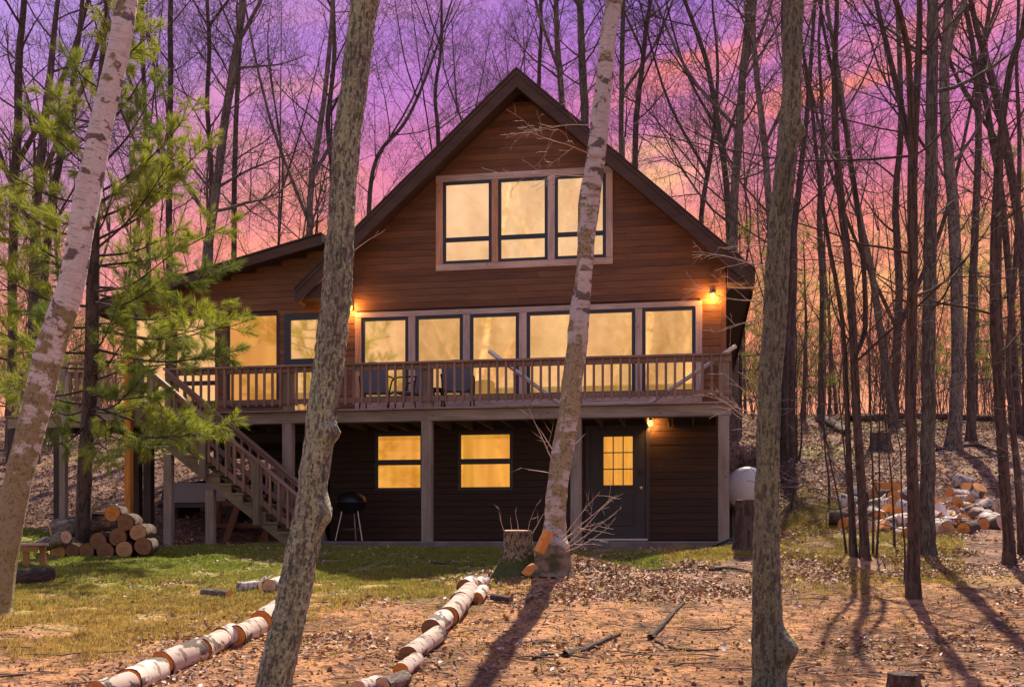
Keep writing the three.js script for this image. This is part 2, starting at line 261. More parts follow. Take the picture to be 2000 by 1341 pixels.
const ringMap = tex(256, 256, (u, v) => {
  const x = u - 0.5, y = v - 0.5, r = Math.hypot(x, y) * 2, w = r + 0.05 * fbm(x * 6, y * 6, 2, 3), ring = 0.5 + 0.5 * Math.sin(w * 95), a = Math.atan2(y, x), crack = sst(0.965, 1, Math.sin(a * 2.5 + 1) * 0.5 + 0.5) * sst(0.7, 0.1, r);
  const k = (0.66 + 0.22 * ring + 0.5 * (fbm(x * 9, y * 9, 4, 4) - 0.5)) * (0.75 + 0.25 * sst(0, 0.5, r)); return mix3([k, k, k], [0.2, 0.18, 0.17], Math.max(crack * 0.7, sst(0.93, 0.98, r)));
});
M.cutOrange = new THREE.MeshStandardMaterial({ color: new THREE.Color().setRGB(0.76, 0.3, 0.07), map: ringMap, roughness: 0.8 });
M.cutTan = new THREE.MeshStandardMaterial({ color: new THREE.Color().setRGB(0.62, 0.35, 0.17), map: ringMap, roughness: 0.85 });
M.cutPale = new THREE.MeshStandardMaterial({ color: new THREE.Color().setRGB(0.8, 0.52, 0.36), map: ringMap, roughness: 0.85 });
M.cutDark = new THREE.MeshStandardMaterial({ color: new THREE.Color().setRGB(0.3, 0.155, 0.075), map: ringMap, roughness: 0.85 });
M.splitWood = wood(0.8, 0.34, 0.1, { rough: 0.8, bump: 0.006 });
M.needle = new THREE.MeshPhysicalMaterial({ color: new THREE.Color().setRGB(0.33, 0.38, 0.035), roughness: 0.95, transmission: 0.5, thickness: 0 });
M.needleOld = new THREE.MeshPhysicalMaterial({ color: new THREE.Color().setRGB(0.18, 0.25, 0.03), roughness: 0.95, transmission: 0.36, thickness: 0 });

// ---------------------------------------------------------------- ground
function grassiness(x, d) {         // lawn: green in front of the steps, straw towards the viewer
  const n = fbm(x * 0.9, d * 0.9, 31, 4) - 0.5;
  const g = sst(0.35, -0.9, x + n * 2.5 - 0.6 * sst(13, 15, d) * 2) * sst(10.3, 13.2, d + n * 4.4 + sst(-1, -4.5, x) * 2.0) * (1 - sst(17.6, 18.6, d));
  const g2 = 0.9 * Math.exp(-(((x - 5.6 - n) / 1.1) ** 2 + ((d - 18 + n * 3) / 3) ** 2)) + 0.5 * Math.exp(-(((x - 6.2) / 2.2) ** 2 + ((d - 12.8) / 0.8) ** 2));
  const g3 = (1 - sst(15.8, 17.2, d)) * sst(13.2, 14.6, d + n * 2) * sst(5, 3, x) * 0.8;
  return clamp(Math.max(g, g2, g3));
}
const dirtness = (x, d) => clamp((1 - sst(11.2, 13.6, d + (fbm(x * 0.7, d * 0.7, 41, 4) - 0.5) * 4)) * (0.75 + 0.9 * (fbm(x * 1.1, d * 1.1, 43, 4) - 0.35)));
{
  const xs = [], ds = [];
  for (let x = -9; x <= 9.001; x += 0.1) xs.push(x); for (let x = 9, s = 0.25; x < 420;) { x += s; s *= 1.12; xs.push(x); xs.unshift(-x); }
  for (let d = -40; d < 2; d += 2) ds.push(d); for (let d = 2; d < 19; d += 0.085) ds.push(d); for (let d = 19; d < 56; d += 0.32) ds.push(d); for (let d = 56, s = 0.6; d < 460;) { ds.push(d); d += s; s *= 1.12; }
  const nx = xs.length, P = new Float32Array(nx * ds.length * 3), C = new Float32Array(P.length), U = new Float32Array(nx * ds.length * 2), I = [];
  const green = [0.27, 0.29, 0.045], straw = [0.48, 0.33, 0.1], dirt = [0.5, 0.24, 0.105], dirt2 = [0.26, 0.12, 0.06], litter = [0.42, 0.24, 0.165], litter2 = [0.22, 0.12, 0.085], moss = [0.3, 0.27, 0.06];
  ds.forEach((d, j) => xs.forEach((x, i) => {
    const k = j * nx + i, y = ground(x, -d); P.set([x, y, -d], k * 3); U.set([x / 2.4, d / 2.4], k * 2);
    const n = fbm(x * 1.7, d * 1.7, 51, 4), f = fbm(x * 7, d * 7, 53, 2), g = grassiness(x, d), q = dirtness(x, d);
    let c = mix3(litter, litter2, sst(0.35, 0.65, n)); c = mix3(c, mix3(dirt, dirt2, sst(0.42, 0.62, n * 0.55 + f * 0.45)), q);
    c = mix3(c, mix3(straw, green, clamp(sst(10.8, 14, d + (n - 0.5) * 4) * (x > 2 ? 0.45 : 1))), g * 0.85 * sst(0.25, 0.5, f * 0.5 + g * 0.5));
    c = mix3(c, moss, 0.7 * sst(0.6, 0.7, fbm(x * 0.35, d * 0.35, 61, 3)) * sst(20, 24, d)); C.set(c, k * 3);
    if (i && j) I.push(k - nx - 1, k - nx, k - 1, k - nx, k, k - 1);
  }));
  const g = new THREE.BufferGeometry(); g.setAttribute('position', new THREE.BufferAttribute(P, 3)); g.setAttribute('color', new THREE.BufferAttribute(C, 3)); g.setAttribute('uv', new THREE.BufferAttribute(U, 2)); g.setIndex(I); g.computeVertexNormals();
  const [gm, gb] = texPair(1024, 1024, (u, v) => {
    const a = fbm(u * 12, v * 12, 71, 5, 12, 12), b = fbm(u * 90, v * 90, 73, 3, 90, 90), c = fbm(u * 46, v * 46, 77, 2, 46, 46), crumb = sst(0.6, 0.72, c), hole = sst(0.42, 0.3, c);
    const k = 0.78 + 0.9 * (a - 0.5) + 0.9 * (b - 0.5); return [[k * (1 + 0.25 * crumb) * (1 - 0.5 * hole), k * (1 + 0.22 * crumb) * (1 - 0.5 * hole), k * (1 + 0.2 * crumb) * (1 - 0.48 * hole)], clamp(0.45 + 0.5 * (a - 0.5) + 0.4 * (b - 0.5) + 0.3 * crumb - 0.3 * hole)];
  });
  setting('ground', g, new THREE.MeshStandardMaterial({ vertexColors: true, map: gm, bumpMap: gb, bumpScale: 0.045, roughness: 1 }));
}
setting('patio_slab', bx(-8.05, -0.35, 0.03, 0.12, 0, 1.98, 0.015).applyMatrix4(new THREE.Matrix4().makeRotationY(-TH).setPosition(HO)), M.concrete);

// ---------------------------------------------------------------- the cabin, in its own coordinates
const bases = new Map();
function hpart(root, name, geo, mat, parent = root) { const b = bases.get(root); geo.translate(-b[0], -b[1], -b[2]); return part(parent, name, geo, mat); }
function house(name, label, category, base, group) { const o = thing(name, label, category, HW(...base), -TH, group); bases.set(o, base); return o; }
const pick = (a) => a[Math.floor(rnd() * a.length)];

const cabin = house('cabin', 'brown board sided cabin with steep gable, lit windows and a low left wing', 'house', [-3.75, 0, 0]);
const PK = [-3.77, 8.6], SL = 0.905, EAVE = 4.21;      // ridge, slope of the roof, half width to the eaves
const gableY = (x) => PK[1] - 0.3 - Math.abs(x - PK[0]) * SL;
const upper = hpart(cabin, 'wall', poly([[-7.5, 2.28], [0, 2.28], [0, gableY(0)], [-3.77, gableY(-3.77)], [-7.5, gableY(-7.5)]], -9.1, -0.002), M.core);
const lower = hpart(cabin, 'wall', poly([[-7.5, 0], [0, 0], [0, 2.28], [-7.5, 2.28]], -9.1, -0.002), M.core);
const wingTop = (x) => 5.66 + (x + 7.5) * 0.238;
const wing = hpart(cabin, 'wall', poly([[-11.75, 2.1], [-7.502, 2.1], [-7.502, wingTop(-7.5)], [-11.75, wingTop(-11.75)]], -8.6, -0.002), M.core);
// openings [x0, x1, y0, y1], outer edge of their trim
const OP = {
  gable: [-5.4, -2.06, 5.1, 6.9], row: [-6.99, -0.44, 2.5, 4.36], low: [[-6.6, -5.64, 0.95, 2.06], [-4.98, -3.92, 0.95, 2.06]], door: [-2.56, -1.38, 0, 2.11],
  wing: [[-9.6, -8.53, 2.6, 4.43], [-10.71, -9.8, 2.6, 4.43], [-11.58, -10.85, 2.6, 4.43]], wdoor: [-8.42, -7.6, 2.3, 4.4],
};
function board(root, x0, x1, y, h, mats, name = 'siding_board') {
  const zo = R(0.014, 0.02), pr = [[0, -h / 2], [zo - 0.005, -h / 2], [zo, -h / 2 + 0.006], [zo, h / 2 - 0.003], [zo - 0.004, h / 2], [0, h / 2]];
  const g = prism(pr, V(x0, y, 0), V(1, 0, 0), V(0, 0, 1), V(0, 1, 0), x1 - x0);
  hpart(cabin, name, g, pick(mats), root);
}
function clad(root, y0, y1, step, span, holes, mats, joints) {
  for (let y = y0; y < y1 - 0.02; y += step) {
    const h = Math.min(step - 0.002, y1 - y - 0.002), sp0 = span(y + h * 0.35); if (sp0[1] - sp0[0] < 0.12) continue;
    let parts = [sp0];
    for (const [a, b, c, d] of holes) { const over = Math.min(y + h, d) - Math.max(y, c); if (over < h * 0.6) continue; parts = parts.flatMap(([p, q]) => [[p, Math.min(q, a + 0.03)], [Math.max(p, b - 0.03), q]].filter(([u, v]) => v - u > 0.05)); }
    for (const [p, q] of parts) {
      if (q - p > 2.6 && rnd() < joints) { const m = lerp(p, q, R(0.3, 0.7)); board(root, p, m - 0.0015, y + h / 2, h, mats); board(root, m + 0.0015, q, y + h / 2, h, mats); }
      else board(root, p, q, y + h / 2, h, mats);
    }
  }
}
clad(upper, 2.3, 8.2, 0.124, (y) => { const w = Math.min(3.75, (8.5 - y) / SL + 0.1); return [Math.max(-7.5, PK[0] - w), Math.min(0, PK[0] + w)]; }, [OP.gable, OP.row], M.siding, 0.5);
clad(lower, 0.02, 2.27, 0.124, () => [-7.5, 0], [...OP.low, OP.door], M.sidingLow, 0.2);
clad(wing, 2.12, 5.6, 0.124, (y) => [Math.max(-11.75, -7.5 + (y - 5.62) / 0.238), -7.51], [...OP.wing, OP.wdoor], M.siding, 0.25);
// corner boards
for (const [x, y0, y1, w] of [[-0.06, 2.3, 4.86, upper], [-0.05, 0.01, 2.27, lower], [-11.7, 2.12, 4.55, wing]]) hpart(cabin, 'corner_board', bx(x - 0.05, y0, 0.001, x + 0.05, y1, 0.03), x > -1 ? M.siding[3] : M.siding[1], w);

// windows: dark frame with a lit pane in each light
function windowPart(name, x0, x1, y0, y1, bars, mats, fw = 0.06, fmat = M.frame) {
  const z1 = 0.034, fr = [bx(x0, y0, 0.003, x0 + fw, y1, z1), bx(x1 - fw, y0, 0.003, x1, y1, z1), bx(x0 + fw, y1 - fw, 0.003, x1 - fw, y1, z1 - 0.002), bx(x0 + fw, y0, 0.003, x1 - fw, y0 + fw, z1 - 0.002)];
  for (const b of bars) fr.push(bx(x0 + fw, b - fw * 0.8, 0.003, x1 - fw, b + fw * 0.8, z1 - 0.004));
  const w = hpart(cabin, name, merge(fr), fmat), ys = [y0 + fw, ...bars.flatMap((b) => [b - fw * 0.8, b + fw * 0.8]), y1 - fw];
  for (let i = 0; i < ys.length; i += 2) {
    const g = new THREE.BoxGeometry(x1 - x0 - 2 * fw + 0.004, ys[i + 1] - ys[i] + 0.004, 0.006), u = g.attributes.uv, W = x1 - x0, ou = R(0, 3), ov = R(0, 3); for (let k = 0; k < u.count; k++) u.setXY(k, u.getX(k) * W * 0.55 + ou, u.getY(k) * (ys[i + 1] - ys[i]) * 0.55 + ov);
    g.translate((x0 + x1) / 2, (ys[i] + ys[i + 1]) / 2, 0.0105); hpart(cabin, 'pane', g, pick(mats), w);
  }
  return w;
}
const trim = (x0, y0, x1, y1, z = 0.045, m) => hpart(cabin, 'trim_board', bx(x0, y0, 0.002, x1, y1, z, 0.005), m ?? pick(M.trim));
for (const [a, b] of [[-5.26, -4.33], [-4.2, -3.27], [-3.13, -2.19]]) windowPart('window', a, b, 5.23, 6.77, [5.68], M.paneUp, 0.055);
trim(-5.4, 6.775, -2.06, 6.9); trim(-5.4, 5.1, -2.06, 5.225); trim(-5.4, 5.227, -5.265, 6.773, 0.047, M.trimWarm); trim(-2.185, 5.227, -2.06, 6.773, 0.047); trim(-4.327, 5.227, -4.203, 6.773, 0.044, M.trimWarm); trim(-3.267, 5.227, -3.133, 6.773, 0.044);
const ROW = [[-6.86, -5.94], [-5.8, -4.88], [-4.74, -3.81], [-3.66, -1.65], [-1.52, -0.56]];
for (const [a, b] of ROW) windowPart('window', a, b, 2.7, 4.262, [], M.paneMid, 0.062);
trim(-6.99, 4.265, -0.44, 4.365, 0.05); trim(-6.99, 2.45, -0.44, 2.697, 0.05);
trim(-6.99, 2.7, -6.863, 4.262, 0.048, M.trimWarm); trim(-0.557, 2.7, -0.44, 4.262, 0.048);
for (let i = 0; i < 4; i++) trim(ROW[i][1] + 0.003, 2.7, ROW[i + 1][0] - 0.003, 4.262, 0.044);
for (const [a, b, c, d] of OP.low) windowPart('window', a, b, c, d, [(c + d) / 2 - 0.01], M.paneLow, 0.065);
OP.wing.forEach(([a, b, c, d], i) => windowPart('window', a, b, c, d, i ? [3.1] : [], i ? M.paneMid : [M.paneWing], 0.055, M.dark));
{ const [a, b, c, d] = OP.wdoor; const w = windowPart('door', a, b, c, d, [3.42], M.paneMid, 0.13); w.userData.label = 'dark blue porch door with lit glass'; }
// entrance door below: nine lights over a cross-buck panel
{
  const [a, b] = [-2.48, -1.46], fr = [];
  for (const [p, q, r, s] of [[a - 0.08, 0.02, a, 2.06], [b, 0.02, b + 0.08, 2.06], [a - 0.08, 2.06, b + 0.08, 2.13]]) fr.push(bx(p, q, 0.003, r, s, 0.045));
  const d = hpart(cabin, 'door', bx(a + 0.004, 0.05, 0.004, b - 0.004, 2.054, 0.03), M.door); d.userData.label = 'dark grey door with nine lit lights over a cross-buck panel';
  hpart(cabin, 'door_frame', merge(fr), M.door, d);
  const L = [-2.235, -1.685], Y = [1.02, 1.93], mun = [bx(L[0] - 0.05, Y[0] - 0.05, 0.031, L[1] + 0.05, Y[0], 0.044), bx(L[0] - 0.05, Y[1], 0.031, L[1] + 0.05, Y[1] + 0.05, 0.044), bx(L[0] - 0.05, Y[0], 0.031, L[0], Y[1], 0.044), bx(L[1], Y[0], 0.031, L[1] + 0.05, Y[1], 0.044)];
  const pw = (L[1] - L[0]) / 3, ph = (Y[1] - Y[0]) / 3;
  for (let i = 1; i < 3; i++) { mun.push(bx(L[0] + i * pw - 0.009, Y[0], 0.032, L[0] + i * pw + 0.009, Y[1], 0.042), bx(L[0], Y[0] + i * ph - 0.009, 0.033, L[1], Y[0] + i * ph + 0.009, 0.041)); }
  hpart(cabin, 'muntin', merge(mun), M.door, d);
  for (let i = 0; i < 3; i++) for (let j = 0; j < 3; j++) { const g = new THREE.BoxGeometry(pw - 0.02, ph - 0.02, 0.005), u = g.attributes.uv; for (let k = 0; k < u.count; k++) u.setXY(k, (u.getX(k) + i) * 0.3, (u.getY(k) + j) * 0.3); g.translate(L[0] + (i + 0.5) * pw, Y[0] + (j + 0.5) * ph, 0.034); hpart(cabin, 'pane', g, M.paneLow[0], d); }
  const p = [[L[0] - 0.02, 0.3], [L[1] + 0.02, 0.3], [L[1] + 0.02, 0.88], [L[0] - 0.02, 0.88]], x = [];
  for (let i = 0; i < 4; i++) { const q = p[i], r = p[(i + 1) % 4]; x.push(timber(V(q[0], q[1], 0.036), V(r[0], r[1], 0.036), 0.014, 0.05, 0.003)); }
  x.push(timber(V(...p[0], 0.035), V(...p[2], 0.035), 0.012, 0.07, 0.003), timber(V(...p[1], 0.0345), V(...p[3], 0.0345), 0.011, 0.07, 0.003));
  hpart(cabin, 'door_panel', merge(x), M.door, d);
  const kn = new THREE.SphereGeometry(0.03, 12, 8); kn.translate(-1.54, 0.97, 0.075); const st = new THREE.CylinderGeometry(0.014, 0.026, 0.05, 12).rotateX(Math.PI / 2); st.translate(-1.54, 0.97, 0.052); hpart(cabin, 'handle', merge(kn, st), M.alu, d);
  hpart(cabin, 'lock', bx(-1.575, 1.2, 0.03, -1.505, 1.32, 0.06, 0.012), M.black, d);
  hpart(cabin, 'sill', bx(a - 0.02, 0.012, 0.003, b + 0.04, 0.046, 0.09), M.white, d);
}
// roofs
const RZ0 = -9.6, RZ1 = 0.5, rofY = (x, o = 0) => PK[1] + o - Math.abs(x - PK[0]) * SL;
const roof = hpart(cabin, 'roof', poly([[PK[0] - EAVE, rofY(PK[0] - EAVE, -0.03)], [PK[0], PK[1] - 0.03], [PK[0] + EAVE, rofY(PK[0] + EAVE, -0.03)], [PK[0] + EAVE, rofY(PK[0] + EAVE, -0.2)], [PK[0], PK[1] - 0.26], [PK[0] - EAVE, rofY(PK[0] - EAVE, -0.2)]], RZ0, RZ1 - 0.002), M.soffit);
for (const s of [-1, 1]) {
  const X = (k) => PK[0] + s * EAVE * k, mk = (pts, z0, z1, mat, name) => hpart(cabin, name, poly(s > 0 ? pts : pts.map((q) => [q[0], q[1]]).reverse(), z0, z1), mat, roof);
  mk([[PK[0], PK[1] - 0.02], [PK[0], PK[1] - 0.33], [X(1), rofY(X(1), -0.33)], [X(1), rofY(X(1), -0.02)]], RZ1, RZ1 + 0.035, M.rake, 'rake_board');
  mk([[PK[0], PK[1] - 0.018], [PK[0], PK[1] - 0.09], [X(1.003), rofY(X(1.003), -0.09)], [X(1.003), rofY(X(1.003), -0.018)]], RZ1 + 0.035, RZ1 + 0.055, M.rake, 'rake_trim');
  mk([[PK[0], PK[1] + 0.02], [PK[0], PK[1] - 0.017], [X(1.008), rofY(X(1.008), -0.017)], [X(1.008), rofY(X(1.008), 0.02)]], RZ0 - 0.02, RZ1 + 0.07, M.shingle, 'shingle_layer');
  mk([[X(1), rofY(X(1), -0.03)], [X(1), rofY(X(1), -0.24)], [X(1.008), rofY(X(1.008), -0.24)], [X(1.008), rofY(X(1.008), -0.02)]], RZ0, RZ1 + 0.03, M.rake, 'eave_fascia');
  // boxed eave: triangular return and level soffit
  const wx = s > 0 ? 0.004 : -7.504, ey = rofY(X(1), -0.22);
  mk([[wx, ey], [X(1) - s * 0.002, ey], [X(1) - s * 0.002, ey + 0.03], [wx, rofY(wx, -0.27)]], 0.03, RZ1 - 0.03, M.rake, 'eave_return');
  if (s > 0) mk([[wx, ey], [X(1) - s * 0.002, ey], [X(1) - s * 0.002, ey + 0.025], [wx, ey + 0.025]], RZ0, 0.028, M.soffit, 'soffit');
}
const wr = hpart(cabin, 'roof', poly([[-12.25, 4.64], [-12.25, 4.53], [-7.52, 5.66], [-7.52, 5.79]].reverse(), -9, 0.4), M.soffit);
hpart(cabin, 'rake_board', poly([[-12.25, 4.655], [-12.25, 4.5], [-7.52, 5.6], [-7.52, 5.785]].reverse(), 0.402, 0.435), M.rake, wr);
hpart(cabin, 'shingle_layer', poly([[-12.29, 4.675], [-12.29, 4.645], [-7.52, 5.795], [-7.52, 5.825]].reverse(), -9.02, 0.46), M.shingle, wr);
hpart(cabin, 'eave_fascia', bx(-12.285, 4.47, -9, -12.255, 4.64, 0.43), M.rake, wr);
// posts and girders under the wing
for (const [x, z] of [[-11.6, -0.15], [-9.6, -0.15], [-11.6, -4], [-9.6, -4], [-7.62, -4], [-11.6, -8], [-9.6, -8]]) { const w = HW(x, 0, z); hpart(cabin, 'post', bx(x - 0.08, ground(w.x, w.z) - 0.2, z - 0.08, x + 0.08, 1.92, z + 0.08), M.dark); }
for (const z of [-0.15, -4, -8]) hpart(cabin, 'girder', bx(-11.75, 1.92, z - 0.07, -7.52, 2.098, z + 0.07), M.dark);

// ---------------------------------------------------------------- deck
const deck = house('deck', 'weathered grey wooden deck on posts along the cabin front with railing', 'deck', [-6.5, 0, 0.9]);
const hp = (n, g, m, parent) => hpart(deck, n, g, m, parent ?? deck);
const gy = (x, z) => { const w = HW(x, 0, z); return ground(w.x, w.z); };
for (const x of [-7.67, -5.14, -2.55, -0.1]) {
  hp('post', bx(x - 0.09, Math.min(gy(x, 1.72), 0) - 0.15, 1.64, x + 0.09, 2.078, 1.81, 0.008), pick(M.beam));
  hp('railing_post', bx(x - 0.085, 2.3, 1.63, x + 0.085, 3.05, 1.765, 0.006), pick(M.beam));
}
for (const x of [-13, -10.3]) hp('railing_post', bx(x - 0.06, 2.3, 1.64, x + 0.06, 3.05, 1.765, 0.006), pick(M.beam));
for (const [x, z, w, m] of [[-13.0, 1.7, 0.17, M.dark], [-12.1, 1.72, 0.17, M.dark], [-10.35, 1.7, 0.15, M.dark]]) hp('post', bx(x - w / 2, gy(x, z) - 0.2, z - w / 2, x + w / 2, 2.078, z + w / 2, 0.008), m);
for (const [a, b] of [[-13.1, -9.9], [-9.897, -5.142], [-5.139, 0.02]]) hp('beam', bx(a, 2.08, 1.63, b, 2.27, 1.812, 0.006), pick(M.beam));
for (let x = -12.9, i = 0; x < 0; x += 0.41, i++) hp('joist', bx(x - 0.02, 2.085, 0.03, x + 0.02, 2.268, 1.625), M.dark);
for (let i = 0; i < 13; i++) { const z = 0.06 + i * 0.141; for (const [a, b] of [[-13.12, -6.6 - (i % 3) * 0.8], [-6.597 - (i % 3) * 0.8, 0.04]]) hp('deck_board', bx(a, 2.272, z, b, 2.302, z + 0.136), pick(M.deck)); }
for (const [a, b] of [[-13.1, -11.25], [-9.9, -5.1], [-5.097, 0.02]]) {
  hp('top_rail', bx(a, 3.065, 1.66, b, 3.105, 1.86, 0.006), pick(M.rail)); hp('upper_rail', bx(a, 2.975, 1.768, b, 3.064, 1.806), pick(M.rail)); hp('bottom_rail', bx(a, 2.42, 1.768, b, 2.51, 1.806), pick(M.rail));
}
for (let x = -13.02; x < 0; x += 0.1497) { if (x > -11.24 && x < -9.92) continue; hp('baluster', bx(x - 0.02, 2.385, 1.808, x + 0.02, 3.06, 1.848), pick(M.rail)); }
for (const X of [-0.02, -13.06]) {   // returns at both ends
  hp('top_rail', bx(X - 0.06, 3.062, 0.02, X + 0.06, 3.1, 1.655), pick(M.rail)); hp('bottom_rail', bx(X - 0.02, 2.42, 0.02, X + 0.02, 2.51, 1.62), pick(M.rail));
  for (let z = 0.15; z < 1.6; z += 0.15) hp('baluster', bx(X + 0.022, 2.385, z - 0.019, X + 0.06, 3.06, z + 0.019), pick(M.rail));
}
// landing at the head of the steps
for (let i = 0; i < 7; i++) hp('deck_board', bx(-11.3, 2.27, 1.87 + i * 0.141, -9.9, 2.3, 2.006 + i * 0.141), pick(M.deck));
hp('beam', bx(-11.3, 2.08, 2.76, -9.9, 2.268, 2.84), M.beam[0]); hp('beam', bx(-11.3, 2.08, 1.87, -11.22, 2.268, 2.755), M.beam[1]);
for (const [x, m, y1] of [[-11.28, M.beam[1], 3.06], [-10.07, M.honey, 3.09]]) hp('post', bx(x - 0.055, gy(x, 2.9) - 0.2, 2.843, x + 0.055, y1, 2.955, 0.006), m);
hp('top_rail', bx(-11.35, 3.062, 2.74, -10.13, 3.1, 2.84), M.rail[0]); hp('bottom_rail', bx(-11.22, 2.42, 2.77, -10.13, 2.5, 2.805), M.rail[1]);
for (let x = -11.1; x < -10.2; x += 0.15) hp('baluster', bx(x - 0.02, 2.39, 2.806, x + 0.02, 3.06, 2.842), pick(M.rail));

// ---------------------------------------------------------------- steps
const steps = house('staircase', 'grey wooden staircase with handrail leading down from the deck to the lawn', 'staircase', [-7.3, 0, 2.35]);
const sp2 = (n, g, m) => hpart(steps, n, g, m);
{
  const N = 14, run = 0.2035, rise = 0.1625, X = (i) => -9.88 + i * run, Y = (i) => 2.27 - i * rise;
  for (const z of [1.9, 2.8]) {
    const pts = [[X(0), Y(0) - 0.03]]; for (let i = 0; i < N; i++) pts.push([X(i), Y(i + 1) - 0.03], [X(i + 1), Y(i + 1) - 0.03]);
    pts.push([X(N) + 0.06, Y(N) - 0.12], [X(N) - 0.14, Y(N) - 0.16], [X(0), Y(0) - 0.36]);
    sp2('stringer', poly(pts.reverse(), z, z + 0.04), M.stair[z > 2 ? 0 : 1]);
  }
  for (let i = 0; i < N; i++) { sp2('tread', bx(X(i) - 0.01, Y(i + 1) - 0.029, 1.88, X(i + 1) + 0.03, Y(i + 1) + 0.008, 2.86), pick(M.stair)); }
  for (const z of [1.93, 2.87]) {
    const P = (x, dy, zz = z) => V(x, 2.27 - (x + 9.88) * rise / run + dy, zz);
    sp2('handrail', timber(P(-9.92, 0.78), P(-6.98, 0.74), 0.13, 0.04, 0.006), M.rail[2]); sp2('upper_rail', timber(P(-9.9, 0.72), P(-6.98, 0.68), 0.036, 0.08), M.rail[1]); sp2('bottom_rail', timber(P(-9.9, 0.14), P(-6.98, 0.14), 0.036, 0.085), M.rail[0]);
    for (const x of [-9.86, -8.72, -7.76, -7.0]) sp2('newel', bx(x - 0.055, 2.27 - (x + 9.88) * rise / run - 0.3, z + (z > 2 ? -0.012 : -0.09), x + 0.055, 2.27 - (x + 9.88) * rise / run + 0.74, z + (z > 2 ? 0.09 : 0.012), 0.006), pick(M.stair));
    for (let x = -9.7; x < -7.05; x += 0.155) { if ([-8.72, -7.76].some((q) => Math.abs(q - x) < 0.07)) continue; const c = P(x, 0), s = z > 2 ? 1 : -1; sp2('baluster', bx(x - 0.019, c.y + 0.07, z + s * 0.02 - 0.001, x + 0.019, c.y + 0.74, z + s * 0.02 + 0.037), pick(M.rail)); }
  }
  for (const [x, z] of [[-9.42, 2.78], [-8.66, 2.78]]) sp2('post', bx(x - 0.075, gy(x, z) - 0.2, z - 0.1, x + 0.075, 2.27 - (x + 9.88) * rise / run - 0.42, z + 0.02, 0.008), M.beam[1]);
}

// ---------------------------------------------------------------- lamps
for (const [x, y, z, drop, label] of [[-7.07, 4.45, 0.02, 0, 'glowing orange wall lamp left of the long window row'], [-0.25, 4.43, 0.02, 0, 'glowing orange wall lamp by the right corner of the cabin'], [-1.37, 2.19, 0.1, 1, 'glowing orange lamp under the deck beside the entrance door']]) {
  const l = house('wall_lamp', label, 'lamp', [x, y, z]);
  if (drop) { hpart(l, 'base_plate', bx(x - 0.05, y + 0.05, z - 0.05, x + 0.05, y + 0.075, z + 0.05), M.black); const c = new THREE.CylinderGeometry(0.025, 0.03, 0.06, 12); c.translate(x, y + 0.02, z); hpart(l, 'socket', c, M.black); }
  else { hpart(l, 'base_plate', bx(x - 0.045, y - 0.02, z, x + 0.045, y + 0.13, z + 0.02), M.metalDark); const c = new THREE.CylinderGeometry(0.03, 0.036, 0.06, 12); c.translate(x, y + 0.07, z + 0.1); const arm = bx(x - 0.01, y + 0.06, z + 0.02, x + 0.01, y + 0.08, z + 0.1); hpart(l, 'socket', merge(c, arm), M.metalDark); }
  const b = new THREE.SphereGeometry(0.052, 16, 12); b.scale(1, 1.15, 1); b.translate(x, y - (drop ? 0.04 : 0), z + (drop ? 0 : 0.1)); hpart(l, 'bulb', b, M.bulb);
  const p = new THREE.PointLight(new THREE.Color().setRGB(1, 0.4, 0.08), 2, 0, 2); p.castShadow = true; p.shadow.radius = 2; p.position.set(0, drop ? -0.04 : 0, drop ? 0 : 0.1); l.add(p);
}

// ---------------------------------------------------------------- things on and under the deck
const rod = (pts, r, sides = 10) => { const A = new Acc(), P = pts.map((q) => V(...q)); A.tube(P, P.map(() => r), sides); A.disc(P[0], V().subVectors(P[0], P[1]), r, sides); A.disc(P[P.length - 1], V().subVectors(P[P.length - 1], P[P.length - 2]), r, sides); return A.geo(); };
const bend = (pts, n = 14) => { const c = new THREE.CatmullRomCurve3(pts.map((q) => V(...q)), false, 'catmullrom', 0.5); return c.getPoints(n).map((q) => [q.x, q.y, q.z]); };
function deckChair(label, x, z, turn) {
  const o = thing('deck_chair', label, 'chair', HW(x, 2.302, z), -TH + turn, 'grey sling chairs on the deck');
  const back = new THREE.PlaneGeometry(0.5, 0.72, 8, 10), p = back.attributes.position;
  const shell = (w, h, f) => { const s = new THREE.Shape(), r = 0.1; s.moveTo(-w / 2, 0); s.lineTo(w / 2, 0); s.lineTo(w / 2 + 0.02, h - r); s.quadraticCurveTo(w / 2, h, w / 2 - r, h); s.quadraticCurveTo(0, h + 0.035, -w / 2 + r, h); s.quadraticCurveTo(-w / 2, h, -w / 2 - 0.02, h - r); s.closePath(); return new THREE.ExtrudeGeometry(s, { depth: 0.018, bevelEnabled: true, bevelSize: 0.008, bevelThickness: 0.008, bevelSegments: 1, curveSegments: 6 }); };
  back.dispose();
  const b = shell(0.46, 0.5); b.rotateX(0.2); b.translate(0, 0.4, 0.2); part(o, 'backrest', b, M.sling);
  const s = shell(0.46, 0.46); s.rotateX(Math.PI / 2 + 0.06); s.translate(0, 0.42, -0.24); part(o, 'seat', s, M.sling);
  for (const e of [-1, 1]) {
    part(o, 'arm', rod(bend([[e * 0.26, 0.66, 0.27], [e * 0.29, 0.66, 0.05], [e * 0.29, 0.63, -0.18], [e * 0.28, 0.4, -0.27]]), 0.015, 8), M.metalDark);
    part(o, 'leg', rod([[e * 0.28, 0.42, -0.26], [e * 0.27, 0.0, -0.3]], 0.014, 8), M.metalDark); part(o, 'leg', rod([[e * 0.26, 0.66, 0.27], [e * 0.25, 0.42, 0.2], [e * 0.26, 0, 0.27]], 0.014, 8), M.metalDark);
  }
  return o;
}
deckChair('leftmost grey sling chair on the deck, its back to the railing', -6.28, 0.95, 0.05);
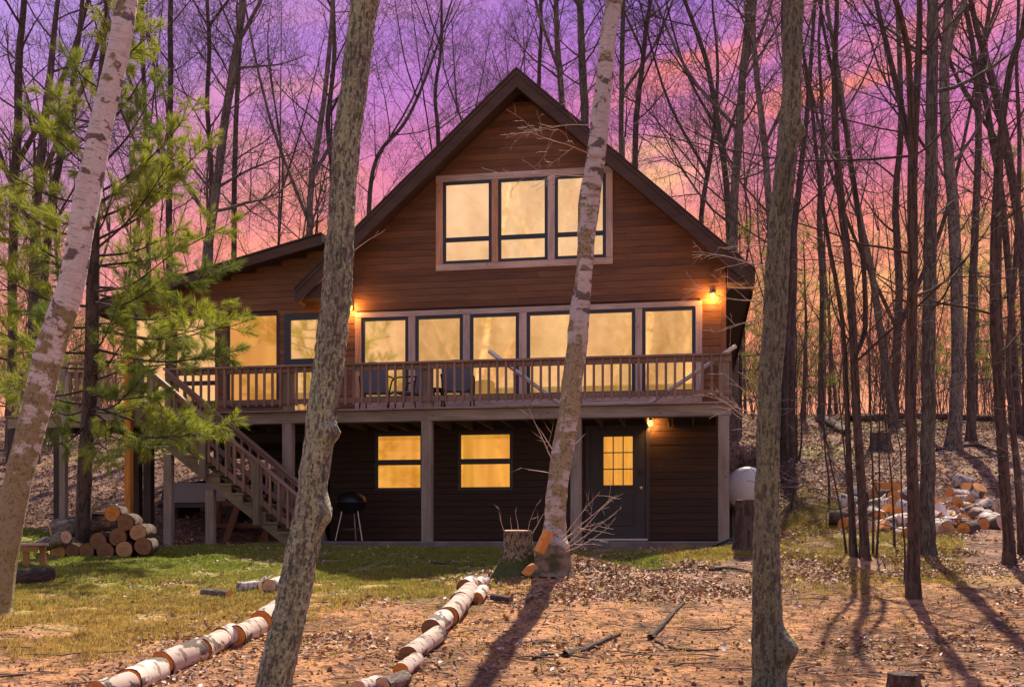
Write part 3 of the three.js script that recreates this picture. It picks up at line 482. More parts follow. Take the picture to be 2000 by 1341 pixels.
deckChair('grey sling chair on the deck turned sideways between two others', -5.72, 0.75, 1.35);
deckChair('grey sling chair with dark arms on the deck right of the middle post', -4.78, 0.95, 0.12);
{
  const o = house('side_table', 'small dark round table between the deck chairs', 'table', [-5.28, 2.302, 0.55]);
  const t = new THREE.CylinderGeometry(0.26, 0.26, 0.025, 28); t.translate(-5.28, 2.302 + 0.48, 0.55); hpart(o, 'tabletop', t, M.metalDark);
  for (let i = 0; i < 3; i++) { const a = i * 2.09; hpart(o, 'leg', rod([[-5.28 + Math.cos(a) * 0.08, 2.78, 0.55 + Math.sin(a) * 0.08], [-5.28 + Math.cos(a) * 0.24, 2.303, 0.55 + Math.sin(a) * 0.24]], 0.014, 8), M.metalDark); }
}
{ // the pipe frame that leans over the railing
  const L = (px, py, z) => { const dir = V((px - CX) / F, (CY - py) / F, -1), [ex, ez] = [(-HO.x) * cT + (-HO.z) * sT, HO.x * sT - HO.z * cT], dz = -dir.x * sT + dir.z * cT, dx = dir.x * cT + dir.z * sT, t = (z - ez) / dz; return [ex + dx * t, EYE + dir.y * t, z]; };
  const a = L(955, 685, 1.3), b = L(1098, 792, 1.5), c = L(1268, 788, 1.5), d = L(1438, 675, 1.45); b[1] = c[1] = 2.335;
  const o = house('pipe_frame', 'pale aluminium pipe frame lying in a wide V on the deck', 'pipe frame', [-2.2, 2.302, 1.4]);
  hpart(o, 'pipe', rod([a, b], 0.035, 12), M.alu); hpart(o, 'pipe', rod([[b[0] + 0.02, b[1], b[2]], [c[0] - 0.02, c[1], c[2]]], 0.033, 12), M.alu); hpart(o, 'pipe', rod([c, d], 0.036, 12), M.alu);
}
{ // kettle grill
  const [x, z] = [-6.77, 0.95], o = house('kettle_grill', 'black kettle grill with three bright legs on the patio', 'grill', [x, 0, z]);
  const lathe = (pts) => { const g = new THREE.LatheGeometry(pts.map((q) => new THREE.Vector2(...q)), 32); g.translate(x, 0, z); return g; };
  hpart(o, 'bowl', lathe([[0.03, 0.5], [0.14, 0.52], [0.23, 0.58], [0.275, 0.67], [0.285, 0.7], [0.29, 0.7]]), M.black);
  hpart(o, 'lid', lathe([[0.292, 0.704], [0.285, 0.73], [0.25, 0.81], [0.17, 0.875], [0.06, 0.905], [0.005, 0.907]]), M.black);
  hpart(o, 'lid_handle', rod(bend([[x - 0.07, 0.9, z], [x - 0.05, 0.95, z], [x + 0.05, 0.95, z], [x + 0.07, 0.9, z]], 8), 0.01, 6), M.black);
  for (const a of [0.5, 2.6, 4.7]) hpart(o, 'leg', rod([[x + Math.cos(a) * 0.17, 0.55, z + Math.sin(a) * 0.17], [x + Math.cos(a) * 0.29, 0.01, z + Math.sin(a) * 0.29]], 0.011, 8), M.alu);
  hpart(o, 'ash_pan', lathe([[0.002, 0.2], [0.12, 0.2], [0.16, 0.23]]), M.alu);
}
{ // upturned boat under the wing, resting on sawhorses
  const [bxx, bz] = [-10.0, -1.3], y0 = 0.72, o = house('boat', 'pale blue grey boat lying upside down under the wing', 'boat', [bxx, 0, bz]);
  const P = [], I = [], n = 14, m = 12; // sections along x: transom left, bow right
  for (let i = 0; i <= n; i++) { const t = i / n, w = 0.62 * (1 - Math.max(0, (t - 0.5) / 0.5) ** 2.2) + 0.02, h = 0.46 + 0.1 * Math.sin(t * 3) - 0.18 * Math.max(0, t - 0.6); for (let j = 0; j <= m; j++) { const a = j / m * Math.PI, q = Math.pow(Math.abs(Math.cos(a)), 0.7) * Math.sign(Math.cos(a)); P.push(bxx - 1.35 + t * 3.4, y0 + h * Math.pow(Math.sin(a), 0.55) + 0.1 * t, bz + w * q); } }
  for (let i = 0; i < n; i++) for (let j = 0; j < m; j++) { const k = i * (m + 1) + j; I.push(k, k + 1, k + m + 1, k + 1, k + m + 2, k + m + 1); }
  const g = new THREE.BufferGeometry(); g.setAttribute('position', new THREE.Float32BufferAttribute(P, 3)); g.setAttribute('uv', new THREE.Float32BufferAttribute(new Array(P.length / 3 * 2).fill(0), 2)); g.setIndex(I); g.computeVertexNormals(); hpart(o, 'hull', g, M.metalDark);
  // the broad flat side that faces the lawn
  const s = poly([[bxx - 1.33, y0 + 0.06], [bxx + 0.35, y0 + 0.06], [bxx + 0.5, y0 + 0.44], [bxx - 1.1, y0 + 0.46]], bz + 0.63, bz + 0.66); hpart(o, 'side_panel', s, M.hull);
  hpart(o, 'gunwale', bx(bxx - 1.4, y0 - 0.05, bz + 0.55, bxx + 1.4, y0 + 0.03, bz + 0.7), M.black);
  for (const xx of [-1.1, 0.2, 1.2]) hpart(o, 'cradle', bx(bxx + xx - 0.05, gy(bxx + xx, bz) - 0.1, bz - 0.5, bxx + xx + 0.05, y0 - 0.02, bz + 0.5), M.dark);
}
function sawhorse(label, x, z, turn) {
  const o = thing('sawhorse', label, 'sawhorse', HW(x, gy(x, z), z), -TH + turn, 'reddish sawhorses under the deck'), H = 0.72;
  part(o, 'beam', timber(V(-0.6, H, 0), V(0.6, H, 0), 0.09, 0.1), M.redwood);
  for (const e of [-1, 1]) { for (const f of [-1, 1]) part(o, 'leg', timber(V(e * 0.42, H + 0.02, f * 0.06), V(e * 0.56, -0.03, f * 0.3), 0.085, 0.04), M.redwood); part(o, 'brace', timber(V(e * 0.5, 0.26, -0.24), V(e * 0.5, 0.26, 0.24), 0.03, 0.08), M.redwood); }
  part(o, 'stretcher', timber(V(-0.5, 0.3, 0.24), V(0.5, 0.3, 0.24), 0.03, 0.09), M.redwood);
}
sawhorse('reddish sawhorse under the deck between two grey posts', -9.1, 0.5, 0.15); sawhorse('reddish sawhorse under the steps, farther right', -8.1, 0.35, -0.1);
{ const o = house('plank', 'reddish plank leaning up under the deck beside the boat', 'plank', [-9.0, 0, 0.9]); hpart(o, 'plank_board', timber(V(-9.22, gy(-9.2, .9), 0.95), V(-8.95, 1.3, 0.5), 0.13, 0.035), M.redwood); }
{ // slatted fence beyond the underside of the wing
  const o = house('picket_fence', 'dark slatted fence seen far back under the wing', 'fence', [-9.5, 0, -10.4]);
  for (const y of [2.0, 2.75]) hpart(o, 'rail', bx(-11.2, y, -10.43, -7.4, y + 0.09, -10.38), M.dark);
  for (let x = -11.1; x < -7.4; x += 0.13) hpart(o, 'picket', bx(x - 0.03, 1.75, -10.375, x + 0.03, 2.95, -10.35), M.dark);
}

// ---------------------------------------------------------------- firewood
function log(name, label, category, p, q, r, o = {}) {
  const mid = V().addVectors(p, q).multiplyScalar(0.5), base = V(mid.x, mid.y - r, mid.z), g = thing(name, label, category, base, 0, o.group);
  const a = V().subVectors(p, base), b = V().subVectors(q, base), ax = V().subVectors(b, a), sd = R(0, 50), r1 = r * (o.taper ?? R(0.92, 1.02)), lum = (th) => 1 + 0.09 * (n3(Math.cos(th) * 1.3 + sd, Math.sin(th) * 1.3, sd) - 0.5) * 2;
  const A = new Acc(), pts = [], rad = []; for (let i = 0; i <= 5; i++) { pts.push(V().lerpVectors(a, b, i / 5)); rad.push(lerp(r, r1, i / 5)); }
  A.tube(pts, rad, 20, { us: 1, vs: 0.5, v0: R(0, 9), disp: (th, l) => r * (lum(th) - 1) + 0.004 * Math.sin(l * 40 + sd) }); part(g, 'bark', A.geo(), o.bark ?? M.birch);
  const n = ax.clone().normalize();
  part(g, 'cut_end', new Acc().disc(a.clone().addScaledVector(n, -0.003), n.clone().negate(), r * 0.985, 20, lum).geo(), o.cut ?? M.cutOrange); part(g, 'cut_end', new Acc().disc(b.clone().addScaledVector(n, 0.003), n, r1 * 0.985, 20, lum).geo(), o.cut2 ?? o.cut ?? M.cutOrange);
  return g;
}
function splitLog(label, p, q, r, o = {}) {      // a quarter or half log: bark outside, split faces inside
  const mid = V().addVectors(p, q).multiplyScalar(0.5), base = V(mid.x, mid.y - r * 0.6, mid.z), g = thing('split_log', label, 'firewood', base, 0, o.group);
  const a = V().subVectors(p, base), b = V().subVectors(q, base), T = V().subVectors(b, a).normalize(), U = V(R(-1, 1), R(-1, 1), R(-1, 1)), S = V().crossVectors(T, U).normalize(); U.crossVectors(S, T);
  const half = o.half ?? R(0.8, 1.5), L = a.distanceTo(b), arc = []; for (let i = 0; i <= 7; i++) { const t = lerp(-half, half, i / 7); arc.push([Math.sin(t) * r, Math.cos(t) * r - r * 0.4]); }
  const P = (c, e) => V().copy(e ? b : a).addScaledVector(S, c[0]).addScaledVector(U, c[1]);
  const B = new Acc(); for (const e of [0, 1]) for (const c of arc) { const w = P(c, e), nn = V().addScaledVector(S, c[0]).addScaledVector(U, c[1] + r * 0.4).normalize(); B.p.push(w.x, w.y, w.z); B.n.push(nn.x, nn.y, nn.z); B.u.push(c[0] / r * 0.25 + 0.5, e * L * 0.5 + R(0, 0.01)); }
  for (let i = 0; i < 7; i++) B.i.push(i, i + 1, i + 8, i + 1, i + 9, i + 8); B.k = 16; part(g, 'bark', B.geo(), o.bark ?? M.birch);
  const C = new Acc(), ctr = [0, -r * 0.4 - 0.001], fc = (x, y, z, w) => { const nn = V().subVectors(y, x).cross(V().subVectors(z, x)).normalize(); C.tri(x, y, z, nn); C.tri(x, z, w, nn); };
  fc(P(arc[0], 0), P(arc[0], 1), P(ctr, 1), P(ctr, 0)); fc(P(ctr, 0), P(ctr, 1), P(arc[7], 1), P(arc[7], 0));
  for (const e of [0, 1]) for (let i = 0; i < 7; i++) C.tri(P(ctr, e), P(arc[i], e), P(arc[i + 1], e), T.clone().multiplyScalar(e ? 1 : -1));
  part(g, 'split_face', C.geo(), o.cut ?? M.splitWood); return g;
}
const ORD = ['first', 'second', 'third', 'fourth', 'fifth', 'sixth', 'seventh', 'eighth', 'ninth', 'tenth'];
function edging(list, side, grp) {
  list.forEach(([x0, y0, x1, y1, dia, cut, bark], i) => {
    const h0 = hit(x0, y0 + dia * 0.45), h1 = hit(x1, y1 + dia * 0.45), r = dia * 0.46 * Math.hypot(h0.x, h0.z) / F;
    const p = V(h0.x, ground(h0.x, h0.z) + r * 0.85, h0.z), q = V(h1.x, ground(h1.x, h1.z) + r * 0.85, h1.z);
    log('birch_log', `white birch log, ${ORD[i]} from the near end of the ${side} edging row`, 'log', p, q, r, { group: grp, cut: cut ?? M.cutOrange, bark: bark ?? (i % 3 === 1 ? M.birch : M.birchDirty) });
  });
}
edging([[188, 1356, 252, 1334, 56], [250, 1331, 309, 1304, 55], [317, 1299, 386, 1266, 52], [391, 1267, 432, 1246, 48, null], [432, 1246, 455, 1236, 44], [460, 1240, 506, 1219, 43], [509, 1213, 540, 1190, 46], [541, 1190, 563, 1172, 40]], 'left', 'birch logs edging the path on the left');
edging([[700, 1344, 738, 1331, 36, M.cutPale], [746, 1338, 789, 1322, 38, M.cutPale, M.barkGrey], [782, 1311, 812, 1287, 37], [797, 1279, 856, 1234, 45, M.cutDark], [842, 1226, 868, 1206, 44, M.cutDark], [874, 1204, 899, 1173, 46], [898, 1174, 917, 1150, 42], [908, 1147, 922, 1137, 36, M.cutDark]], 'right', 'birch logs edging the path on the right');
{
  const L = (px, py, qx, qy, dia, label, o) => { const a = hit(px, py + dia * 0.45), b = hit(qx, qy + dia * 0.45), r = dia / 2 * Math.hypot(a.x, a.z) / F; a.y = ground(a.x, a.z) + r * 0.85; b.y = ground(b.x, b.z) + r * 0.85; return o?.split ? splitLog(label, a, b, r, o) : log(o?.name ?? 'log', label, 'log', a, b, r, o); };
  L(932, 1168, 944, 1150, 24, 'short thin birch log with a dark cut end beside the right edging row', { cut: M.cutOrange });
  L(931, 1144, 946, 1134, 24, 'short birch log tucked behind the far end of the right edging row', { cut: M.cutPale });
  L(962, 1166, 998, 1171, 14, 'dark bark covered stick lying near the stump', { bark: M.barkDark, cut: M.cutDark });
  L(397, 1155, 448, 1160, 20, 'split grey log lying on the lawn with an orange end', { bark: M.barkGrey, split: true, half: 1.5 });
  L(466, 1147, 507, 1144, 20, 'grey birch log with a stub of branch lying on the lawn', { cut: M.cutPale });
  { const a = hit(503, 1150); lone('branch_stub', rod([[a.x, a.y + 0.05, a.z], [a.x + 0.09, a.y + 0.13, a.z]], 0.022, 8), M.birch, 'short grey branch stub sticking up from the log on the lawn', 'branch'); }
  L(526, 1146, 552, 1136, 26, 'white birch log on the lawn half hidden by the lichen trunk', { cut: M.cutPale });
  L(8, 1131, 100, 1122, 30, 'thick brown split log lying on the grass below the bench', { bark: M.barkRed, cut: M.cutDark });
  // stack of rounds by the left posts, sawn ends to the viewer
  const D = 15.6, S = [[219, 1004, 17, 1], [244, 1021, 18, 0], [269, 1041, 18, 0], [229, 1049, 19, 1], [191, 1058, 19, 0], [279, 1068, 18, 0], [242, 1073, 18, 0], [205, 1077, 18, 0], [168, 1077, 16, 0], [140, 1076, 15, 0], [112, 1079, 16, 0]];
  const SL0 = ['orange ended round log on top of the stack left of the honey post', 'round log second from the top of the stack, leaning to the honey post', 'round log at the right of the middle row of the stack', 'large round log in the centre of the stack', 'dark round log at the left of the middle row of the stack', 'round log at the right end of the bottom row of the stack', 'round log second from the right in the bottom row of the stack', 'round log third from the right in the bottom row of the stack', 'round log fourth from the right in the bottom row of the stack', 'round log second from the left in the bottom row of the stack', 'round log at the left end of the bottom row of the stack'];
  const low = hit(205, 1094).y;
  S.forEach(([x, y, r, k], i) => { const c = at(x, y, D), q = at(x, y, D), rr = r * 0.93 / F * D; c.y += low - at(205, 1094, D).y; q.y = c.y; log('stacked_log', SL0[i], 'firewood', V(c.x, c.y, -D), V(c.x * 1.0 + R(-0.05, 0.05) - 0.06, c.y + 0.02, -D - 0.55), rr, { bark: M.barkDark, cut: i === 0 ? M.cutOrange : i % 4 === 2 ? M.cutTan : M.cutDark, group: 'round logs stacked by the left deck posts' }); });
  const g1 = at(98, 1075, 16.2), g2 = at(212, 1032, 16.6); log('log', 'long thick grey log lying behind the stack of rounds', 'log', V(g1.x, ground(g1.x, g1.z) + 0.2, g1.z), V(g2.x, ground(g2.x, g2.z) + 0.42, g2.z), 0.15, { bark: M.barkGrey, cut: M.cutTan });
  const g3 = at(84, 1072, 15.7), g4 = at(128, 1052, 15.4); log('log', 'short grey log propped beside the bench with its sawn face up', 'log', V(g3.x, ground(g3.x, g3.z) + 0.1, g3.z), V(g4.x, ground(g4.x, g4.z) + 0.33, g4.z), 0.1, { bark: M.barkGrey, cut: M.cutPale });
  for (const [a, b, c, d, l] of [[172, 992, 222, 988, 'pale board lying across the top of the left wood stack'], [178, 1001, 226, 1002, 'grey board under the pale one on the left wood stack']]) { const p = at(a, b, 16.4), q = at(c, d, 16.6); lone('plank', timber(p, q, 0.2, 0.04), M.beam[0], l, 'plank'); }
  { const p = hit(176, 1040), q = at(176, 990, -p.z); lone('support_post', bx(p.x - 0.05, p.y - 0.1, p.z - 0.05, p.x + 0.05, 0.42, p.z + 0.05), M.dark, 'short dark post holding the boards by the left wood stack', 'post'); }
  // tumbled heap of birch by the right-hand trees
  const heap = [];
  const ht = (px) => 940 + 26 * Math.abs((px - 1790) / 150) ** 2;
  const add = (px, py, d, len, dia, az, tilt, k) => { const c = at(px, py, d), r = dia / 2 * d / F, h = len / 2, dx = Math.cos(az) * h * Math.cos(tilt), dz = -Math.sin(az) * h * Math.cos(tilt), dy = Math.sin(tilt) * h; heap.push([V(c.x - dx, c.y - dy, c.z - dz), V(c.x + dx, c.y + dy, c.z + dz), r, k]); };
  const grp = 'birch logs tumbled in the heap on the right', GL = 'short birch log lying in the tumbled heap by the right-hand trees', GS = 'split birch log lying in the tumbled heap by the right-hand trees';
  // front logs placed one by one, ends to the viewer
  for (const a of [[1884, 945, 22, 0.42, 34, 2.5, 0.35, 0, 'large orange ended log at the top of the tumbled heap'], [1837, 1037, 17.3, 0.4, 32, 1.7, 0, 0, 'orange ended log at the front foot of the tumbled heap'], [1766, 1043, 17.2, 0.4, 24, 1.5, 0.05, 0, 'orange ended log at the left front foot of the tumbled heap, beside the slim trunk'], [1893, 1040, 17.4, 0.45, 26, 0.8, 0.05, 3, 'reddish bark log at the right front foot of the tumbled heap'], [1905, 968, 20.4, 0.4, 30, 1.9, -0.9, 1, 'grey birch log standing on end at the right of the heap'], [1835, 1005, 18.6, 0.3, 30, 1.5, 0.9, 0, 'pale topped log tilted up in the middle of the heap'], [1722, 986, 19.2, 0.4, 28, 2.2, -0.05, 0, 'orange ended birch log at the left of the heap'], [1650, 1013, 18.4, 0.5, 30, 2.8, 0.05, 3, 'brown log lying at the far left end of the heap']]) {
    add(a[0], a[1], a[2], a[3], a[4], a[5], a[6], a[7]); heap[heap.length - 1].push(a[8]);
  }
  for (let i = 0; i < 78; i++) { const x = R(1655, 1955), top = 945 + 30 * Math.abs((x - 1810) / 150) ** 2 - (x > 1660 && x < 1780 ? 6 : 0), f = Math.pow(rnd(), 0.8), y = lerp(top, 1036, f); add(x, y, lerp(21.2, 17.8, f), R(0.3, 0.5), R(23, 36), R(0, Math.PI), R(-0.5, 0.5), rnd() < 0.42 ? 1 : rnd() < 0.5 ? 2 : rnd() < 0.4 ? 0 : 3); }
  const seenX = (q) => CX + q.x / -q.z * F, seenY = (q) => CY - (q.y - EYE) / -q.z * F;
  heap.forEach(([p, q, r, k, l]) => {
    // set each piece down on the bank or let it rest in the heap
    const m = Math.min(ground(p.x, p.z) - p.y, ground(q.x, q.z) - q.y) + r * 0.7; if (m > 0) { p.y += m; q.y += m; }
    const c = V().lerpVectors(p, q, 0.5), X = seenX(c), Y = seenY(c), where = (Y < 965 ? 'atop the heap, ' : Y < 1003 ? 'amid the heap, ' : 'low in the heap, ') + (X < 1710 ? 'beside the double trunk' : X < 1775 ? 'left of the slim forked tree' : X < 1830 ? 'behind the thick dark trunk' : X < 1890 ? 'right of the thick dark trunk' : X < 1935 ? 'in its right part' : 'near the right edge');
    const cm = pick([0, 0, 1, 2]), cut = [M.cutOrange, M.cutTan, M.cutPale][cm], big = r * F / -c.z > 13.5 ? 'stout ' : 'thin ';
    if (k === 2) splitLog(l ?? 'split birch log ' + where, p, q, r * 1.35, { group: grp, half: R(0.8, 1.4) }); else log('firewood_log', l ?? big + (k === 3 ? 'brown' : 'white') + ' log with ' + ['orange', 'tan', 'pale'][cm] + ' ends ' + where, 'firewood', p, q, r, { group: grp, bark: k === 3 ? M.barkRed : pick([M.birch, M.birchDirty, M.birchGrey]), cut });
  });
}
{ // bench at the left edge
  const p = hit(62, 1108), o = thing('bench', 'low bench with grey top and honey coloured legs at the left edge', 'bench', V(p.x - 0.25, p.y, p.z), 0.12);
  for (let i = 0; i < 3; i++) part(o, 'seat_board', timber(V(-0.55, 0.31, -0.12 + i * 0.13), V(0.4, 0.31, -0.12 + i * 0.13), 0.125, 0.035), M.trim[1]);
  for (const [x, z] of [[0.2, 0.12], [-0.4, 0.12], [0.34, -0.12], [-0.4, -0.14]]) part(o, 'leg', timber(V(x, -0.06, z), V(x, 0.29, z), 0.075, 0.05), M.honey2);
  part(o, 'apron', timber(V(-0.5, 0.25, 0.155), V(0.36, 0.25, 0.155), 0.025, 0.08), M.honey2);
}
// ---------------------------------------------------------------- tank, stumps, hose
{
  const d = 20.6, c = at(1479, 954, d), gyv = ground(c.x, c.z - 1), r = 0.44, o = thing('propane_tank', 'white propane tank lying beside the right wall of the cabin', 'tank', V(c.x, gyv, -d - 1.3), -0.12);
  const pr = []; for (let i = 0; i <= 10; i++) { const a = i / 10 * Math.PI / 2; pr.push(new THREE.Vector2(Math.sin(a) * r + 0.001, -1.0 - Math.cos(a) * 0.24)); } for (let i = 10; i >= 0; i--) { const a = i / 10 * Math.PI / 2; pr.push(new THREE.Vector2(Math.sin(a) * r + 0.001, 1.0 + Math.cos(a) * 0.24)); }
  const g = new THREE.LatheGeometry(pr, 40); g.rotateX(Math.PI / 2); g.translate(0, c.y - gyv, 0); part(o, 'tank_shell', g, M.tank);
  for (const z of [0.7, -0.7]) part(o, 'saddle', bx(-0.28, -0.15, z - 0.06, 0.28, c.y - gyv - r * 0.7, z + 0.06), M.concrete);
}
function stump(name, label, pos, r, H, bark, cut, flare = 0.5, seed = 1) {
  const o = thing(name, label, 'stump', pos), A = new Acc(), P = [], rad = []; for (let i = 0; i <= 26; i++) { const t = i / 26; P.push(V(0, lerp(-0.12, H, t), 0)); rad.push(r * (1 + flare * Math.pow(1 - t, 2.4))); }
  const roots = [0.3, 1.5, 2.5, 3.6, 4.6, 5.5], lob = (th, t) => roots.reduce((s, a, i) => { let q = Math.abs(th - a - 0.2 * Math.sin(seed * 3 + i)); q = Math.min(q, 2 * Math.PI - q); return s + Math.exp(-((q / 0.3) ** 2)) * Math.pow(1 - t, 2); }, 0) * r * 0.42;
  const nz = (th, l) => (fbm(Math.cos(th) * 2 + seed, Math.sin(th) * 2, seed + 0.5, 3) - 0.5) * r * 0.3 + (fbm(Math.cos(th) * 9, Math.sin(th) * 9 + l * 2.5, seed + 0.3, 3) - 0.5) * 0.04;
  A.tube(P, rad, 56, { us: Math.max(1, Math.round(r * 6.28 / 0.7)), vs: 0.5, disp: (th, l, t) => lob(th, t) + nz(th, l) }); part(o, 'bark', A.geo(true), bark);
  part(o, 'cut_top', new Acc().disc(V(0, H + 0.002, 0), V(0.02, 1, 0.06), r * 0.98, 56, (th) => 1 + nz(-th, H) / r * 0.4).geo(), cut); return o;
}
{
  const tile = texPair(256, 512, (u, v) => { const a = fbm(u * 26, v * 20, 91, 4, 26, 20), b = fbm(u * 60, v * 60, 93, 3, 60, 60), f = sst(0.52, 0.36, a), mo = sst(0.52, 0.4, v + 0.25 * (a - 0.5) * 2 + 0.2 * (fbm(u * 4, v * 4, 95, 2, 4, 4) - 0.5)); let c = mix3([0.24, 0.185, 0.13], [0.06, 0.042, 0.032], f); c = mix3(c, [0.5, 0.42, 0.32], 0.35 * sst(0.6, 0.7, b)); c = mix3(c, [0.05, 0.075, 0.015], 0.92 * mo); return [c.map((q) => q * (0.7 + 0.6 * b)), 0.5 - 0.4 * f + 0.4 * b]; });
  tile[0].repeat.set(1, 2.6); tile[1].repeat.set(1, 2.6); M.stumpBark = barkMat(tile, 0.02);
  const base = hit(1012, 1124); const r = 29 / F * -base.z;
  stump('stump', 'mossy stump with a pale sawn top beside the centre birch', onGround(base.x, base.z - 0.15, -0.02), r, 0.5, M.stumpBark, M.cutPale, 0.95, 3);
  const s2 = hit(1462, 1072); stump('stump', 'reddish rotten stump in front of the white tank', onGround(s2.x, s2.z), 0.17, 0.66, M.barkRed, M.cutDark, 0.35, 5);
  const s3 = hit(1720, 882); stump('stump', 'dark stump on the leafy bank behind the double trunk', onGround(s3.x, s3.z), 0.26, 0.5, M.barkDark, M.cutDark, 0.3, 7);
  const s4 = hit(1765, 1352); stump('stump', 'low dark stump at the bottom edge right of the lichen trunk', onGround(s4.x, s4.z), 0.1, 0.12, M.barkDark, M.barkDark, 0.5, 9);
  // felling wedges of fresh orange wood
  const wedge = (label, a, b, w, h) => { const g = thing('wood_wedge', label, 'wood chunk', a), q = V().subVectors(b, a), T = q.clone().normalize(), S = V(0.75, 0, 0.66).cross(T).normalize(), U = V().crossVectors(S, T).normalize(), L = q.length(); part(g, 'chunk', prism([[-w, -h], [w * 0.9, -h * 1.1], [w * 1.05, h * 0.6], [w * 0.4, h], [-w * 0.8, h * 0.8]], V(), T, S, U, L), M.splitWood); const p2 = V().copy(T).multiplyScalar(L * 0.35); part(g, 'bark_strip', prism([[-w * 0.8, -h * 0.4], [w * 0.7, -h * 0.4], [w * 0.5, h * 0.2], [-w * 0.7, h * 0.2]], p2.addScaledVector(U, h * 1.0), T, S, U, L * 0.5), M.stumpBark); return g; };
  const zf = base.z + 0.34; const w1 = at(1052, 1078, -zf), w2 = at(1071, 1037, -zf); wedge('orange wooden wedge jammed between the stump and the birch', w1, w2, 0.06, 0.035);
  { const g = new THREE.IcosahedronGeometry(0.13, 1), P = g.attributes.position; for (let k = 0; k < P.count; k++) { const x = P.getX(k), y = P.getY(k), z = P.getZ(k), n = n3(x * 9 + 40, y * 9 + 40, z * 9 + 40); P.setXYZ(k, x * (0.7 + 0.7 * n) + y * 0.25, Math.max(y, -0.05) * (0.65 + 0.4 * n), z * 0.6); } g.computeVertexNormals(); const w3 = hit(1046, 1126); const o = lone('wood_chunk', g, M.splitWood, 'orange wood chunk lying on the ground in front of the stump', 'wood chunk'); o.position.set(w3.x, w3.y + 0.05, w3.z); }
}
{ // hoses and fallen sticks
  const path = (pts, dy) => new THREE.CatmullRomCurve3(pts.map(([x, y]) => { const h = hit(x, y); return V(h.x, h.y + dy, h.z); })).getPoints(40);
  const tubeOf = (P, r, s = 8) => new Acc().tube(P, P.map((_, i) => (typeof r === 'number' ? r : lerp(r[0], r[1], i / (P.length - 1)))), s, { vs: 0.5 }).geo();
  lone('hose', tubeOf(path([[842, 1101], [890, 1104], [930, 1101], [985, 1098]], 0.02), 0.016), M.hose, 'thin black hose lying on the shaded lawn left of the stump', 'hose');
  const c = [HW(-0.35, -0.05, 2.05), HW(-0.05, 0.0, 2.1), HW(0.15, 0.1, 1.9), HW(0.3, 0.34, 1.6), HW(0.32, 0.4, 1.2)]; c[0].y = ground(c[0].x, c[0].z) + 0.02; c[1].y = Math.max(ground(c[1].x, c[1].z) + 0.03, 0.02); lone('hose', tubeOf(new THREE.CatmullRomCurve3(c).getPoints(30), 0.022), M.hose, 'black hose curling up at the right corner post', 'hose');
  for (const [pts, r, m, l] of [
    [[[1104, 1283], [1150, 1268], [1185, 1252], [1213, 1241]], [0.03, 0.012], M.barkDark, 'dark forked stick on bare soil, lower centre'], [[[1270, 1249], [1290, 1228], [1312, 1203], [1336, 1180]], [0.03, 0.016], M.barkRed, 'thick reddish stick lying on the soil left of the right trunk'], [[[1280, 1255], [1310, 1268], [1360, 1274], [1405, 1272]], [0.012, 0.006], M.barkDark, 'thin dark twig trailing from the thick reddish stick'],
    [[[1386, 1115], [1420, 1112], [1450, 1116], [1470, 1122]], [0.024, 0.014], M.barkDark, 'dark stick at the edge of the shade near the right stump'], [[[1190, 1126], [1260, 1117], [1330, 1113], [1350, 1120]], [0.015, 0.008], M.barkGrey, 'long pale stick lying right of the stump'], [[[1042, 1262], [1060, 1258], [1080, 1259]], [0.02, 0.008], M.barkDark, 'short dark chip of bark on the soil'],
    [[[1040, 1289], [1075, 1282], [1110, 1284], [1150, 1290]], [0.012, 0.006], M.barkDark, 'thin twig below the forked stick'], [[[1370, 1234], [1410, 1233], [1440, 1224]], [0.01, 0.006], M.barkDark, 'small twig right of the thick reddish stick'],
  ]) lone('fallen_stick', tubeOf(path(pts, 0.02), r), m, l, 'stick');
  for (const [pts, r, m, l] of [[[[1600, 822], [1630, 836], [1656, 852]], 0.16, M.barkGrey, 'pale fallen log on the bank behind the double trunk'], [[[1662, 824], [1780, 818], [1960, 824]], 0.14, M.barkDark, 'long dark fallen log along the top of the bank'], [[[1830, 882], [1900, 872], [1950, 884]], 0.05, M.barkRed, 'crooked fallen branch on the bank above the wood heap']]) lone('fallen_log', tubeOf(path(pts, r * 0.8), [r, r * 0.75], 12), m, l, 'log');
}

// ---------------------------------------------------------------- trees
const randDir = (g) => { const a = g() * 6.2832, z = g() * 2 - 1, s = Math.sqrt(1 - z * z); return V(s * Math.cos(a), z, s * Math.sin(a)); };
function turnFrom(dir, ang, g, az) { const b = V().crossVectors(dir, Math.abs(dir.y) < 0.9 ? V(0, 1, 0) : V(1, 0, 0)).normalize(), c = V().crossVectors(dir, b), a = az ?? g() * 6.2832; return dir.clone().multiplyScalar(Math.cos(ang)).addScaledVector(b, Math.sin(ang) * Math.cos(a)).addScaledVector(c, Math.sin(ang) * Math.sin(a)).normalize(); }
